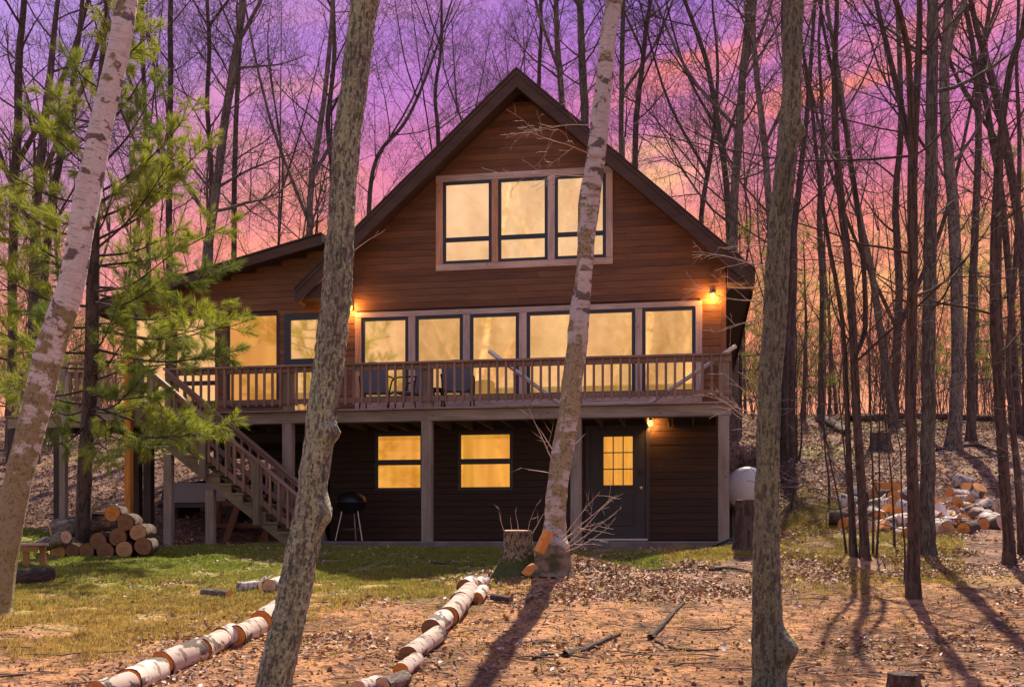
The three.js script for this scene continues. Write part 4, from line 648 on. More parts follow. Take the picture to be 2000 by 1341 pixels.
// one limb and everything that grows from it; level 1 limb, 2 branch, 3 twig, 4 tip
const SIDES = [0, 6, 5, 3, 3], SEGS = [0, 7, 5, 3, 2];
function limb(wood_, twigs, p, dir, len, r, level, g, o) {
  const n = SEGS[level], pts = [p.clone()], rad = [r], d = dir.clone(), q = p.clone(), st = len / n;
  for (let i = 1; i <= n; i++) { d.addScaledVector(randDir(g), o.wob * (level < 3 ? 1 : 1.2)); d.y += o.up * (level < 3 ? 1 : 0.5); d.normalize(); q.addScaledVector(d, st); pts.push(q.clone()); rad.push(Math.max(r * (1 - 0.78 * i / n), o.rmin)); }
  (level <= 2 ? wood_ : twigs).tube(pts, rad, SIDES[level], { tip: level >= 3, us: 1, vs: 0.5 });
  if (level >= (o.max ?? 4)) return;
  const kids = Math.round(len * o.kids[level] * (0.8 + 0.4 * g())); let az = g() * 6.28;
  for (let k = 0; k < kids; k++) {
    const t = lerp(level === 1 ? 0.22 : 0.12, 1, (k + g() * 0.9) / kids), f = Math.min(t * n, n - 0.001), i = Math.floor(f), P = V().lerpVectors(pts[i], pts[i + 1], f - i), T = V().subVectors(pts[i + 1], pts[i]).normalize(); az += 2.4;
    limb(wood_, twigs, P, turnFrom(T, o.ang * (0.75 + 0.5 * g()), g, az), len * o.ratio * (1 - 0.45 * t) * (0.7 + 0.6 * g()), Math.max(lerp(rad[i], rad[i + 1], f - i) * 0.62, o.rmin), level + 1, g, o);
  }
}
const OAK = { wob: 0.17, up: 0.07, kids: [0, 2.5, 4, 6], ratio: 0.5, ang: 0.85, rmin: 0.0035 };
// a bare tree along given leaders: [[points], [radii]] each; limbs start above `from`
function bareTree(g, leaders, o = {}) {
  const W = new Acc(), T = new Acc(), opt = { ...OAK, ...o };
  leaders.forEach(([pts, rad], li) => {
    const c = new THREE.CatmullRomCurve3(pts, false, 'centripetal'), L = c.getLength(), n = Math.max(8, Math.round(L * (o.fine ?? 1.4))), P = [], Rr = [];
    for (let i = 0; i <= n; i++) { const t = i / n; P.push(c.getPoint(t)); const f = t * (rad.length - 1), k = Math.min(Math.floor(f), rad.length - 2); Rr.push(lerp(rad[k], rad[k + 1], f - k) * (li ? 1 : 1 + 0.5 * Math.exp(-t * L / 0.3))); if (i && i < n) { P[i].x += (g() - 0.5) * 0.22 * Rr[i]; P[i].z += (g() - 0.5) * 0.22 * Rr[i]; } }
    W.tube(P, Rr, o.sides ?? 10, { us: Math.max(1, Math.round(rad[0] * 6.28 / 0.5)), vs: 0.5, tip: rad[rad.length - 1] < 0.02, disp: o.disp });
    const y0 = o.from ?? 4, cnt = Math.round(L * (o.limbs ?? 1.1)); let az = g() * 6.28;
    for (let k = 0; k < cnt; k++) {
      const t = (k + g()) / cnt, p = c.getPoint(t); if (p.y - pts[0].y + (li ? 3 : 0) < y0) { g(); continue; } az += 2.2 + g();
      const i = Math.min(Math.floor(t * n), n - 1), T0 = c.getTangent(t), rr = Rr[i] * (0.16 + 0.24 * g());
      limb(W, T, p, turnFrom(T0, (o.spread ?? 0.55) + 0.55 * g(), g, az), (o.reach ?? 3.4) * (1 - 0.55 * t) * (0.6 + 0.8 * g()), Math.max(rr, 0.008), 1, g, opt);
    }
    // dead whiskers low on the trunk
    for (let k = 0; k < (o.whisk ?? 3); k++) { const t = 0.08 + 0.3 * g(), p = c.getPoint(t); limb(W, T, p, turnFrom(V(0, 1, 0), 1.2 + 0.4 * g(), g), 0.5 + 1.4 * g(), 0.007, 2, g, { ...opt, up: -0.01, kids: [0, 0, 2, 2] }); }
  });
  return [W.geo(), T.geo()];
}
function makeTree(name, label, pos, geos, bark, twig, group) { const t = thing(name, label, 'tree', pos, 0, group); for (const q of geos) q.translate(-pos.x, -pos.y, -pos.z); part(t, 'trunk', geos[0], bark); if (geos[1].index.count) part(t, 'branches', geos[1], twig).userData.kind = 'stuff'; return t; }
// a tree whose stems follow lines seen in the photograph, standing in the plane d metres ahead
function seenTree(name, label, d, stems, bark, o = {}) {
  const g = rngOf(Math.round(stems[0][0][0] * 13 + d * 7)), leaders = stems.map((s, i) => {
    const pts = s.map(([x, y], k) => at(x, y, d + (o.lean ?? 0) * k + (i ? 0.15 * k * (i % 2 ? 1 : -1) : 0))), rad = s.map((q) => q[2] / 2 * d / F * (o.wide ?? 0.82));
    if (!i) { const b = pts[0]; b.y = ground(b.x, b.z) - 0.06; }
    if (!o.noTop) { const a = pts[pts.length - 1], b = pts[pts.length - 2], dir = V().subVectors(a, b).normalize(); dir.y += 0.5; dir.normalize(); const H = (o.top ?? 5) * (0.8 + 0.4 * g()); pts.push(a.clone().addScaledVector(dir, H * 0.5).add(V((g() - 0.5) * 0.6, 0, (g() - 0.5) * 0.6)), a.clone().addScaledVector(dir, H)); const r = rad[rad.length - 1]; rad.push(r * 0.6, 0.015); }
    return [pts, rad];
  });
  for (let q = 0; q < (o.forks ?? 0); q++) {       // side leaders that spread from the upper trunk
    const [P0, R0] = leaders[0], k = Math.min(P0.length - 3, 1 + Math.floor(g() * (P0.length - 3))), f = g(), s0 = V().lerpVectors(P0[k], P0[k + 1], f), H = (P0[P0.length - 1].y - s0.y) * (0.7 + 0.3 * g()), dx = (q % 2 ? -1 : 1) * (0.18 + 0.28 * g()) * H, dz = (g() - 0.5) * 0.4 * H, r = R0[k + 1] * (0.5 + 0.25 * g());
    leaders.push([[s0, s0.clone().add(V(dx * 0.45, H * 0.28, dz * 0.45)), s0.clone().add(V(dx * 0.75, H * 0.62, dz * 0.8)), s0.clone().add(V(dx, H, dz))], [r, r * 0.8, r * 0.5, 0.012]]);
  }
  const b = leaders[0][0][0], pos = V(b.x, ground(b.x, b.z), b.z);
  return makeTree(name, label, pos, bareTree(g, leaders, o), bark, o.twig ?? M.twig, o.group);
}
const dOf = (px, py) => -hit(px, py).z;
// right-hand wood, from the front back
seenTree('bare_tree', 'slim reddish tree on the right that forks above head height, dark foot', 11.6, [[[1785, 1152, 30], [1785, 1000, 29], [1781, 850, 27], [1780, 700, 27], [1784, 560, 26], [1782, 430, 25], [1784, 305, 24]], [[1784, 310, 18], [1770, 250, 17], [1748, 152, 15], [1728, 70, 13], [1711, 0, 12]], [[1784, 310, 18], [1779, 200, 16], [1774, 100, 15], [1762, 40, 14], [1750, 0, 13]]], M.barkRed, { wide: 0.78, from: 2.6, limbs: 1.15, reach: 2.3, whisk: 4, top: 3.5, fine: 3, sides: 14, spread: 0.85 });
seenTree('bare_tree', 'reddish double stemmed tree in front of the wood heap, left stem', 14.2, [[[1690, 1088, 24], [1688, 1040, 21], [1678, 880, 20], [1668, 700, 19], [1661, 560, 19], [1652, 470, 18], [1642, 380, 17], [1632, 245, 16], [1631, 120, 13], [1636, 0, 10]], [[1668, 700, 13], [1690, 640, 12], [1675, 406, 10], [1650, 243, 9], [1622, 120, 8], [1602, 0, 7]]], M.barkRed, { wide: 0.85, from: 2.4, limbs: 1.1, reach: 2.3, whisk: 4, top: 3.5, fine: 3, sides: 14, spread: 0.85 });
seenTree('bare_tree', 'thin twin stem growing against the double trunk by the wood heap', 14.3, [[[1668, 1084, 16], [1664, 1000, 15], [1655, 820, 13], [1651, 700, 12], [1642, 600, 11], [1620, 480, 10], [1600, 350, 9], [1585, 200, 8], [1569, 100, 7], [1560, 0, 6]]], M.barkRed, { from: 2.8, limbs: 0.9, reach: 1.7, whisk: 3, top: 2.5, fine: 3, sides: 12 });
seenTree('bare_tree', 'thick dark straight trunk on the right behind the slim forked tree', 15.2, [[[1812, 1092, 46], [1812, 1040, 40], [1813, 850, 37], [1814, 700, 35], [1818, 450, 33], [1820, 250, 31], [1822, 100, 29], [1822, 0, 28]]], M.barkBlue, { wide: 0.74, from: 3.4, limbs: 1.0, reach: 3, whisk: 4, top: 6, fine: 3, sides: 18, spread: 0.85 });
seenTree('bare_tree', 'slim dark tree at the right edge with a blackened foot', 14.2, [[[1974, 1094, 28], [1970, 1040, 25], [1960, 900, 24], [1948, 700, 23], [1943, 609, 21], [1946, 406, 19], [1957, 254, 17], [1975, 127, 15], [2000, 50, 13]]], M.barkRed, { wide: 0.85, from: 2.2, limbs: 1.1, reach: 2.4, whisk: 4, top: 3, fine: 3, sides: 14, spread: 0.85 });
seenTree('bare_tree', 'thin leaning stem at the right edge beside the slim dark tree', 15, [[[1999, 1070, 18], [1990, 950, 17], [1978, 820, 15], [1970, 700, 14], [1985, 500, 12], [1992, 300, 10], [1986, 120, 8], [1990, 0, 7]]], M.barkDark, { from: 3, limbs: 1.2, reach: 2, whisk: 2, top: 3, fine: 3 });
seenTree('bare_tree', 'grey leaning trunk behind the thick dark trunk, forked near the top', dOf(1862, 878), [[[1862, 878, 34], [1870, 760, 31], [1871, 680, 30], [1868, 540, 28], [1863, 406, 27], [1848, 254, 25], [1845, 140, 23], [1853, 25, 20]], [[1845, 140, 16], [1862, 60, 15], [1885, 0, 14]]], M.barkGrey, { from: 5, limbs: 1.0, reach: 4.2, top: 6, fine: 2, sides: 12 });
seenTree('bare_tree', 'grey trunk on the bank between the thick trunk and the right edge', dOf(1897, 862), [[[1897, 862, 23], [1898, 760, 21], [1897, 640, 20], [1905, 450, 18], [1912, 250, 16], [1902, 100, 13], [1885, 0, 11]]], M.barkDark, { from: 5, limbs: 1.0, reach: 4, top: 5, fine: 2 });
seenTree('bare_tree', 'twin dark trunk at the right of the lichen trunk, left stem', 27.5, [[[1531, 887, 20], [1534, 700, 18], [1543, 560, 16], [1555, 420, 15], [1568, 300, 13], [1579, 200, 11], [1588, 60, 9]]], M.barkRed, { from: 5, limbs: 1.1, reach: 3.6, top: 4 });
seenTree('bare_tree', 'twin dark trunk at the right of the lichen trunk, right stem', 28, [[[1545, 887, 22], [1546, 760, 20], [1547, 640, 18], [1552, 480, 16], [1540, 330, 14], [1535, 150, 12], [1530, 0, 10]]], M.barkDark, { from: 5, limbs: 1.1, reach: 3.6, top: 4 });
seenTree('bare_tree', 'long leaning grey stem behind the double stemmed tree', dOf(1745, 836), [[[1748, 836, 20], [1728, 700, 18], [1711, 583, 17], [1692, 480, 15], [1675, 406, 14], [1655, 270, 13], [1636, 130, 11], [1615, 0, 9]]], M.barkGrey, { from: 6, limbs: 0.9, reach: 4.2, top: 5 });
for (const [label, d, s, b] of [
  ['dark trunk on the crest of the bank seen behind the double trunk', 40, [[1744, 822, 24], [1752, 700, 22], [1757, 560, 20], [1750, 400, 18], [1760, 240, 15], [1752, 0, 11]], 0],
  ['thin straight dark trunk on the crest left of the double trunk', 38, [[1602, 828, 14], [1604, 700, 13], [1606, 560, 12], [1600, 430, 11], [1607, 250, 9], [1600, 60, 8]], 0],
  ['grey trunk behind the cabin that rises just right of the roof', 33, [[1434, 640, 24], [1434, 406, 22], [1442, 290, 21], [1450, 160, 20], [1460, 60, 18], [1464, 0, 16]], 1],
  ['dark slim trunk that crosses beside the right roof edge, leaning left upward', 34, [[1424, 640, 17], [1422, 400, 16], [1405, 260, 15], [1385, 140, 13], [1366, 76, 12], [1338, 0, 10]], 0],
  ['slim grey trunk between the right roof edge and the lichen trunk', 31, [[1512, 700, 20], [1506, 480, 19], [1498, 330, 18], [1484, 200, 16], [1473, 90, 14], [1470, 0, 12]], 1],
  ['dark tree rising behind the right roof slope with low spreading limbs', 36, [[1372, 560, 14], [1370, 420, 13], [1384, 330, 12], [1396, 240, 10], [1402, 120, 8]], 0],
  ['dark branching tree directly behind the right roof slope near the ridge', 35, [[1240, 420, 17], [1242, 250, 15], [1252, 150, 13], [1262, 60, 11], [1270, 0, 10]], 0],
  ['straight grey trunk just right of the centre birch top', 37, [[1215, 420, 14], [1214, 200, 13], [1216, 80, 12], [1218, 0, 11]], 1],
  ['grey trunk behind the roof ridge, first right of the peak', 36, [[1103, 400, 17], [1098, 200, 16], [1090, 110, 15], [1086, 0, 13]], 1],
  ['thin dark trunk close to the right of the roof peak', 38, [[1052, 300, 11], [1053, 140, 10], [1057, 60, 9], [1056, 0, 9]], 0],
  ['twin trunk behind the right roof slope, thicker stem', 38, [[1140, 420, 22], [1142, 220, 21], [1136, 100, 19], [1132, 0, 17]], 1],
  ['dark trunk with wide forks at the far right top', 34, [[1990, 640, 18], [1962, 420, 17], [1935, 250, 16], [1918, 130, 15], [1930, 40, 12]], 0],
  ['leaning dark trunk at the right edge behind the slim tree', 33, [[2012, 740, 26], [1996, 480, 24], [1975, 330, 22], [1950, 200, 20], [1925, 110, 17], [1905, 40, 14]], 0],
  ['straight grey trunk behind the wing roof, thickest of the left wood', 33, [[392, 620, 26], [403, 507, 25], [418, 400, 24], [428, 320, 23], [445, 200, 22], [462, 100, 21], [474, 0, 19]], 1],
  ['slim dark trunk left of the leaning grey one above the wing roof', 36, [[402, 600, 14], [412, 330, 13], [404, 200, 12], [408, 100, 11], [404, 0, 10]], 0],
  ['slim dark trunk right of the leaning grey one above the wing roof', 36, [[455, 620, 15], [457, 400, 14], [460, 250, 13], [466, 120, 12], [470, 0, 11]], 0],
  ['straight reddish trunk in the left wood behind the pine top', 34, [[331, 640, 18], [330, 400, 17], [332, 200, 15], [333, 0, 13]], 2],
  ['grey leaning trunk left of the lichen trunk, bending right upward', 34, [[598, 560, 18], [604, 457, 17], [606, 380, 16], [618, 290, 15], [632, 200, 13], [646, 60, 11], [650, 0, 10]], 1],
  ['dark trunk beside the grey leaning one, left of the lichen trunk', 36, [[650, 560, 15], [648, 330, 14], [640, 240, 13], [652, 120, 11], [650, 0, 10]], 0],
  ['dark reddish forked trunk at the upper left edge', 33, [[22, 700, 24], [26, 420, 23], [34, 250, 21], [36, 130, 19], [46, 0, 15]], 2],
  ['dark trunk left of the leaning birch, straight', 30, [[62, 780, 30], [66, 560, 28], [70, 400, 25], [84, 260, 21], [100, 120, 16], [112, 0, 12]], 0],
  ['dark trunk with a crooked arm just left of the leaning birch', 31, [[58, 840, 26], [74, 660, 24], [84, 560, 23], [100, 400, 20], [140, 180, 15], [160, 0, 11]], 0],
  ['thin dark trunk in the left wood behind the pine', 37, [[290, 640, 14], [288, 400, 13], [282, 200, 12], [276, 0, 10]], 0],
  ['bent dark tree rising behind the left roof slope', 35, [[720, 520, 13], [722, 380, 12], [740, 300, 10], [790, 240, 9], [828, 160, 7]], 0],
  ['bushy dark tree between the lichen trunk and the roof peak', 37, [[858, 420, 12], [856, 270, 11], [850, 180, 9], [862, 90, 8]], 0],
]) seenTree('bare_tree', label, d, [s], [M.barkDark, M.barkGrey, M.barkRed][b], { wide: 0.76, from: 5.5, limbs: 1.0, reach: 4.4, top: 5, whisk: 2, forks: 2, spread: 0.7 });

// the wood behind: a few grown trees, copied
{
  const protos = [0, 1, 2, 3, 4, 5].map((i) => {
    const g = rngOf(500 + i * 31), H = 15 + 5 * g(), fork = 0.3 + 0.3 * g(), r0 = 0.06 + 0.06 * g(), main = [], y = (k) => k * H;
    for (let k = 0; k <= 5; k++) main.push(V((g() - 0.5) * 0.9 * k * 0.5, y(k / 5), (g() - 0.5) * 0.9 * k * 0.5));
    const lead = [[main, [r0, r0 * 0.85, r0 * 0.7, r0 * 0.52, r0 * 0.3, 0.014]]];
    for (let q = 0; q < 3; q++) { const t = clamp(fork + 0.13 * q), b = V().lerpVectors(main[Math.floor(t * 5)], main[Math.floor(t * 5) + 1], t * 5 % 1), dx = (g() - 0.5) * 4.5, dz = (g() - 0.5) * 4.5, up = H * (0.92 - t); lead.push([[b, b.clone().add(V(dx * 0.35, up * 0.3, dz * 0.35)), b.clone().add(V(dx * 0.7, up * 0.65, dz * 0.7)), b.clone().add(V(dx, up, dz))], [r0 * 0.55, r0 * 0.42, r0 * 0.27, 0.012]]); }
    return [lead, g];
  });
  const zones = [['bare tree in the far wood at the left edge', -0.5, -0.33, 38, 72, 7], ['bare tree in the far wood above the wing roof', -0.33, -0.15, 42, 72, 7], ['bare tree in the far wood left of the peak', -0.17, 0.0, 42, 70, 6], ['bare tree in the far wood above the right eave', 0.0, 0.22, 44, 72, 7], ['bare tree in the far wood beyond the tank', 0.22, 0.34, 38, 70, 6], ['bare tree in the far wood above the log heap', 0.34, 0.52, 40, 70, 7]];
  const made = []; let n = 0;
  for (const [label, a0, a1, d0, d1, cnt] of zones) for (let k = 0; k < cnt; k++) {
    const f = (k + rnd()) / cnt, d = lerp(d0, d1, Math.pow(rnd(), 0.8)), x = lerp(a0, a1, (k * 0.618 + rnd() * 0.15) % 1) * d, pos = V(x, ground(x, -d) - 0.15, -d), pi = n++ % 6, s = R(0.8, 1.15);
    const kind = ['dark', 'grey', 'brown'][pi % 3] + (d > 55 ? ' distant' : '') + (s > 1 ? ' tall' : ' slender'), lab = label.replace('bare tree', kind + ' bare tree'); let t; if (!made[pi]) { const geos = bareTree(protos[pi][1], protos[pi][0], { from: 3.5, limbs: 1.1, reach: 4.2, fine: 1.1, sides: 8, spread: 0.65 }); t = makeTree('bare_tree', lab, V(), geos, [M.barkDark, M.barkGrey, M.barkRed][pi % 3], M.twig, label.replace('bare tree', 'bare trees')); t.position.copy(pos); made[pi] = t; }
    else { t = copyOf(made[pi], 'bare_tree', lab, pos, rnd() * 6.28); t.userData.group = label.replace('bare tree', 'bare trees'); }
    t.scale.set(s, s * R(0.9, 1.15), s);
  }
}
{ // the trees of the shore, behind the viewer: they show as mirror images in the window glass
  const src = scene.children.filter((o) => o.name.startsWith('bare_tree') && o.userData.group?.includes('far wood')).slice(0, 6);
  for (let k = 0; k < 30; k++) {
    const birch = k % 3 === 0, z = birch ? R(2.5, 12) : R(6, 34), x = R(-0.8, 0.8) * (z + 10) - 1, t = copyOf(src[k % src.length], 'bare_tree', birch ? 'white shore birch that shows only as a reflection in the cabin windows' : 'bare shore tree that shows only as a reflection in the cabin windows', V(x, ground(x, z) - 0.1, z), rnd() * 6.28);
    t.userData.group = birch ? 'shore birches mirrored in the cabin windows' : 'shore trees mirrored in the cabin windows'; const s = R(0.8, 1.2), w = birch ? 1.7 : 1.25; t.scale.set(s * w, s, s * w); if (birch) t.children[0].material = M.birch;
  }
}
// saplings on the right
for (const [x, y, tx, ty, tx2, l] of [[1655, 1082, 1622, 900, 1600, 'thin sapling left of the double trunk'], [1661, 1080, 1650, 880, 1640, 'thin sapling right against the double trunk'], [1706, 1085, 1700, 800, 1695, 'straight dark sapling right of the double trunk'], [1712, 1088, 1718, 900, 1722, 'thin sapling between the double trunk and the slim forked tree'], [1748, 1068, 1733, 850, 1722, 'bent sapling in front of the wood heap'], [1768, 1140, 1762, 1000, 1757, 'thin dark sapling at the foot of the slim forked tree'], [1560, 900, 1566, 820, 1570, 'forked sapling beside the lichen trunk on the bank'], [1556, 905, 1552, 800, 1556, 'dark sapling close behind the right lichen trunk'], [1545, 995, 1552, 900, 1556, 'thin sapling in the yellow grass right of the lichen trunk'], [1620, 985, 1612, 880, 1608, 'thin sapling above the yellow grass']])
  seenTree('sapling', l, dOf(x, y), [[[x, y, 5.5], [(x + tx) / 2 + 3, (y + ty) / 2, 4.5], [tx, ty, 4], [tx2, ty - 150, 3]]], M.barkDark, { from: 0.7, limbs: 1.6, reach: 0.9, top: 1, whisk: 1, fine: 3, sides: 6, rmin: 0.003, kids: [0, 3, 3, 3] });
{ // understorey that closes the view between the trunks
  const W = new Acc(), g = rngOf(99); for (let k = 0; k < 4; k++) limb(W, W, V((g() - 0.5) * 0.3, 0, (g() - 0.5) * 0.3), turnFrom(V(0, 1, 0), 0.25 * g(), g), 2.6 + 1.2 * g(), 0.014, 1, g, { ...OAK, kids: [0, 3, 3, 2], max: 3, ang: 0.6, rmin: 0.004 });
  const N = 420, im = new THREE.InstancedMesh(W.geo(), flat(0.14, 0.09, 0.08, 0.9), N), m = new THREE.Matrix4(); let n = 0;
  while (n < N) { const d = R(31, 62), x = R(-0.55, 0.55) * d; const [hx, hz] = toHouse(x, -d); if (hx > -9 && hx < 1 && hz > -11) continue; if (rnd() > 0.45 + 0.55 * sst(36, 46, d)) continue; const s = R(0.5, 1.5); m.makeRotationY(rnd() * 6.28).scale(V(s, s * R(0.8, 1.3), s)).setPosition(x, ground(x, -d) - 0.1, -d); im.setMatrixAt(n++, m); }
  im.name = 'undergrowth'; scene.add(im); tag(im, 'thicket of thin bare brush across the far bank', 'undergrowth', null, 'stuff');
}

// near trunks, with bark of their own
const near = new Map();
function trunkTex(w, h, r, len, fn) { return texPair(w, h, (u, v) => { const a = u * 2 * Math.PI; return fn(Math.cos(a) * r, Math.sin(a) * r, v * len, u, v); }); }
function nearTree(name, label, d, path, tx, bump, o = {}) {
  const ctrl = path.map(([x, y], k) => at(x, y, d + (o.lean ?? 0) * (k / (path.length - 1)))), rad = path.map((q) => q[2] / 2 * d / F); ctrl[0].y = Math.min(ctrl[0].y, ground(ctrl[0].x, ctrl[0].z) - 0.1);
  const a = ctrl[ctrl.length - 1], b = ctrl[ctrl.length - 2], dir = V().subVectors(a, b).normalize(); for (const k of [2.5, 5]) { ctrl.push(a.clone().addScaledVector(dir, k)); rad.push(rad[path.length - 1] * (1 - k * 0.14)); }
  const c = new THREE.CatmullRomCurve3(ctrl, false, 'centripetal'), L = c.getLength(), n = 190, P = [], Rr = [];
  for (let i = 0; i <= n; i++) { const t = i / n, f = t * (rad.length - 1), k = Math.min(Math.floor(f), rad.length - 2); P.push(c.getPoint(t)); Rr.push(lerp(rad[k], rad[k + 1], f - k) + (o.flare ?? 0) * Math.exp(-t * L / 0.22)); }
  const sd = d * 3.7, A = new Acc(), r0 = rad[0];
  A.tube(P, Rr, 40, { us: 1, vs: 1 / L, disp: (th, l, t, nx, nz) => (fbm(nx * 1.6 + sd, nz * 1.6, sd + l * 1.4, 3) - 0.5) * r0 * 0.34 + (o.rough ?? 0) * (fbm(nx * r0 * 60 + sd, nz * r0 * 60, l * 22, 2) - 0.5) + (o.knots ?? []).reduce((s, [kl, kx, kz, sz, h]) => { const q = nx * kx + nz * kz; return s + h * Math.exp(-(((l - kl) / sz) ** 2)) * sst(0.45, 1, q); }, 0) });
  const pos = V(ctrl[0].x, ground(ctrl[0].x, ctrl[0].z), ctrl[0].z), t = thing(name, label, 'tree', pos), g = A.geo(true); g.translate(-pos.x, -pos.y, -pos.z);
  // join the seam's normals
  const N = g.attributes.normal; for (let i = 0; i <= n; i++) { const p = i * 41, q = p + 40; for (const k of ['X', 'Y', 'Z']) { const v = (N['get' + k](p) + N['get' + k](q)) / 2; N['set' + k](p, v); N['set' + k](q, v); } }
  part(t, 'trunk', g, new THREE.MeshStandardMaterial({ map: tx[0], bumpMap: tx[1], bumpScale: bump, roughness: 0.92 }));
  t.userData_ = null; delete t.userData_; near.set(t, { c, L, pos }); return t;
}

function spray(t, from, to, len, r, o, mat = M.twigPale, name = 'branch') {   // a branch of this tree that reaches across the view
  const { pos } = near.get(t), W = new Acc(), T = new Acc(), g = rngOf(Math.round(from.x * 1000 + from.y * 77 + len * 5)); const dir = V().subVectors(to, from).normalize();
  limb(W, W, from, dir, len, r, o.level ?? 1, g, { ...OAK, wob: 0.16, up: 0.0, kids: [0, 5, 6, 6], ratio: 0.42, ang: 0.75, rmin: 0.0022, ...o }); const q = W.geo(); q.translate(-pos.x, -pos.y, -pos.z); part(t, name, q, mat);
}
const lichenBark = (seed, len, r, base, dark, lich, amt) => trunkTex(512, 2048, r, len, (x, z, y) => {
  const s = seed, fis = fbm(x * 75 + s, y * 16, z * 75 + s, 3), crust = fbm(x * 120 + s, y * 100, z * 120, 3), zone = fbm(x * 9 + s, y * 2.2, z * 9, 3), spot = fbm(x * 58, y * 46 + s, z * 58 + s, 3);
  const f = sst(0.5, 0.36, fis * 0.7 + spot * 0.3), l = sst(0.43, 0.58, spot * 0.35 + crust * 0.3 + zone * 0.35 + amt); let c = mix3(base, dark, 0.65 * f + 0.25 * sst(0.5, 0.7, crust)); c = mix3(c, lich, l * (1 - 0.75 * f) * 0.75); c = mix3(c, dark, 0.35 * sst(0.55, 0.72, fbm(x * 6, y * 1.3 + s, z * 6 + s, 3))); const k = 0.55 + 0.9 * crust; return [c.map((q) => q * k), clamp(0.55 - 0.5 * f + 0.15 * l + 0.5 * (crust - 0.5))];
});
const birchBark = (seed, len, r, o) => trunkTex(384, 1536, r, len, (x, z, y, u, v) => {
  const s = seed, n = fbm(x * 8 + s, y * 3, z * 8, 3), ln = fbm(x * 9 + s, y * 95, z * 9, 2), mark = fbm(x * 7, y * 13 + s, z * 7 + s, 4), zone = fbm(x * 3.2 + s, y * 1.1, z * 3.2, 3), crust = fbm(x * 60, y * 60 + s, z * 60, 2), peel = fbm(x * 4 + s, y * 26, z * 4, 3);
  let c = mix3(o.white, o.white2, n), h = 0.6; const dash = sst(0.66, 0.74, ln); c = mix3(c, [0.3, 0.21, 0.19], 0.6 * dash); h -= 0.2 * dash;
  const pe = sst(0.6, 0.66, peel) * o.peel(v); c = mix3(c, [0.3, 0.16, 0.1], 0.7 * pe); h += 0.2 * pe;
  const bl = sst(0.585, 0.63, mark); c = mix3(c, [0.07, 0.05, 0.045], 0.85 * bl); h -= 0.3 * bl;
  const li = sst(0.5, 0.54, zone * 0.6 + mark * 0.32 + crust * 0.1 + o.lich(u, v)); c = mix3(c, mix3(o.lc, [0.13, 0.11, 0.06], sst(0.45, 0.75, crust)), 0.92 * li); h += 0.25 * li * (0.5 + crust);
  const bs = sst(0.034, 0.022, v + 0.02 * (mark - 0.5)); c = mix3(c, mix3([0.22, 0.16, 0.1], [0.05, 0.05, 0.02], sst(0.4, 0.65, fbm(x * 14, y * 9, z * 14, 3))), bs * (o.base ?? 0)); h -= bs * 0.3 * crust;
  const k = 0.8 + 0.4 * crust; return [c.map((q) => q * k), clamp(h)];
});
const lB = nearTree('birch_tree', 'leaning white birch with olive lichen patches at the left edge', 11, [[-16, 1176, 54], [14, 1030, 50], [44, 900, 52], [73, 780, 53], [98, 680, 51], [138, 558, 48], [158, 450, 47], [176, 355, 47], [197, 250, 44], [219, 152, 42], [238, 60, 40], [251, -20, 38]],
  birchBark(3, 12, 0.13, { white: [0.68, 0.65, 0.68], white2: [0.54, 0.5, 0.53], peel: () => 0.2, lich: (u, v) => 0.085 * sst(0.5, 0.2, v) + 0.005 - 0.04 * sst(0.5, 0.9, v), lc: [0.3, 0.26, 0.13] }), 0.008, { flare: 0.05, rough: 0.01 });
const cd = dOf(1080, 1116);
const cB = nearTree('birch_tree', 'tall white birch rising in front of the cabin from behind the stump', cd, [[1078, 1128, 92], [1079, 1104, 78], [1080, 1080, 70], [1081, 1062, 64], [1083, 1046, 50], [1086, 1020, 42], [1089, 960, 41], [1098, 890, 41], [1108, 830, 41], [1119, 750, 39], [1128, 690, 37], [1134, 620, 33], [1138, 555, 32], [1142, 500, 33], [1150, 420, 37], [1158, 350, 36], [1169, 260, 33], [1177, 200, 32], [1186, 100, 33], [1200, 0, 34]],
  birchBark(17, 13, 0.12, { white: [0.62, 0.57, 0.57], white2: [0.44, 0.39, 0.38], peel: (v) => 0.9 * sst(0.62, 0.35, v), lich: (u, v) => 0.05 * sst(0.45, 0.1, v) - 0.02, lc: [0.36, 0.3, 0.17], base: 0.95 }), 0.01, { flare: 0.03, rough: 0.018, lean: 0.4 });
const lT = nearTree('lichen_tree', 'grey trunk mottled with pale green lichen leaning across the left of the cabin', 6.7, [[520, 1400, 70], [533, 1341, 68], [556, 1245, 64], [576, 1160, 62], [590, 1080, 60], [603, 1000, 57], [622, 860, 56], [638, 740, 56], [650, 640, 55], [659, 560, 55], [664, 470, 53], [669, 380, 52], [677, 280, 51], [692, 160, 51], [703, 70, 51], [711, -10, 49]],
  lichenBark(5, 11.5, 0.1, [0.235, 0.245, 0.21], [0.045, 0.044, 0.044], [0.4, 0.47, 0.31], 0.015), 0.02, { rough: 0.028, knots: [[1.35, 1, 0.1, 0.09, 0.05], [1.85, 0.9, 0.5, 0.05, 0.05], [4.55, 0.8, 0.5, 0.05, 0.03], [6.0, 0.9, 0.3, 0.06, 0.02], [7.55, 0.9, 0.3, 0.06, 0.025]] });
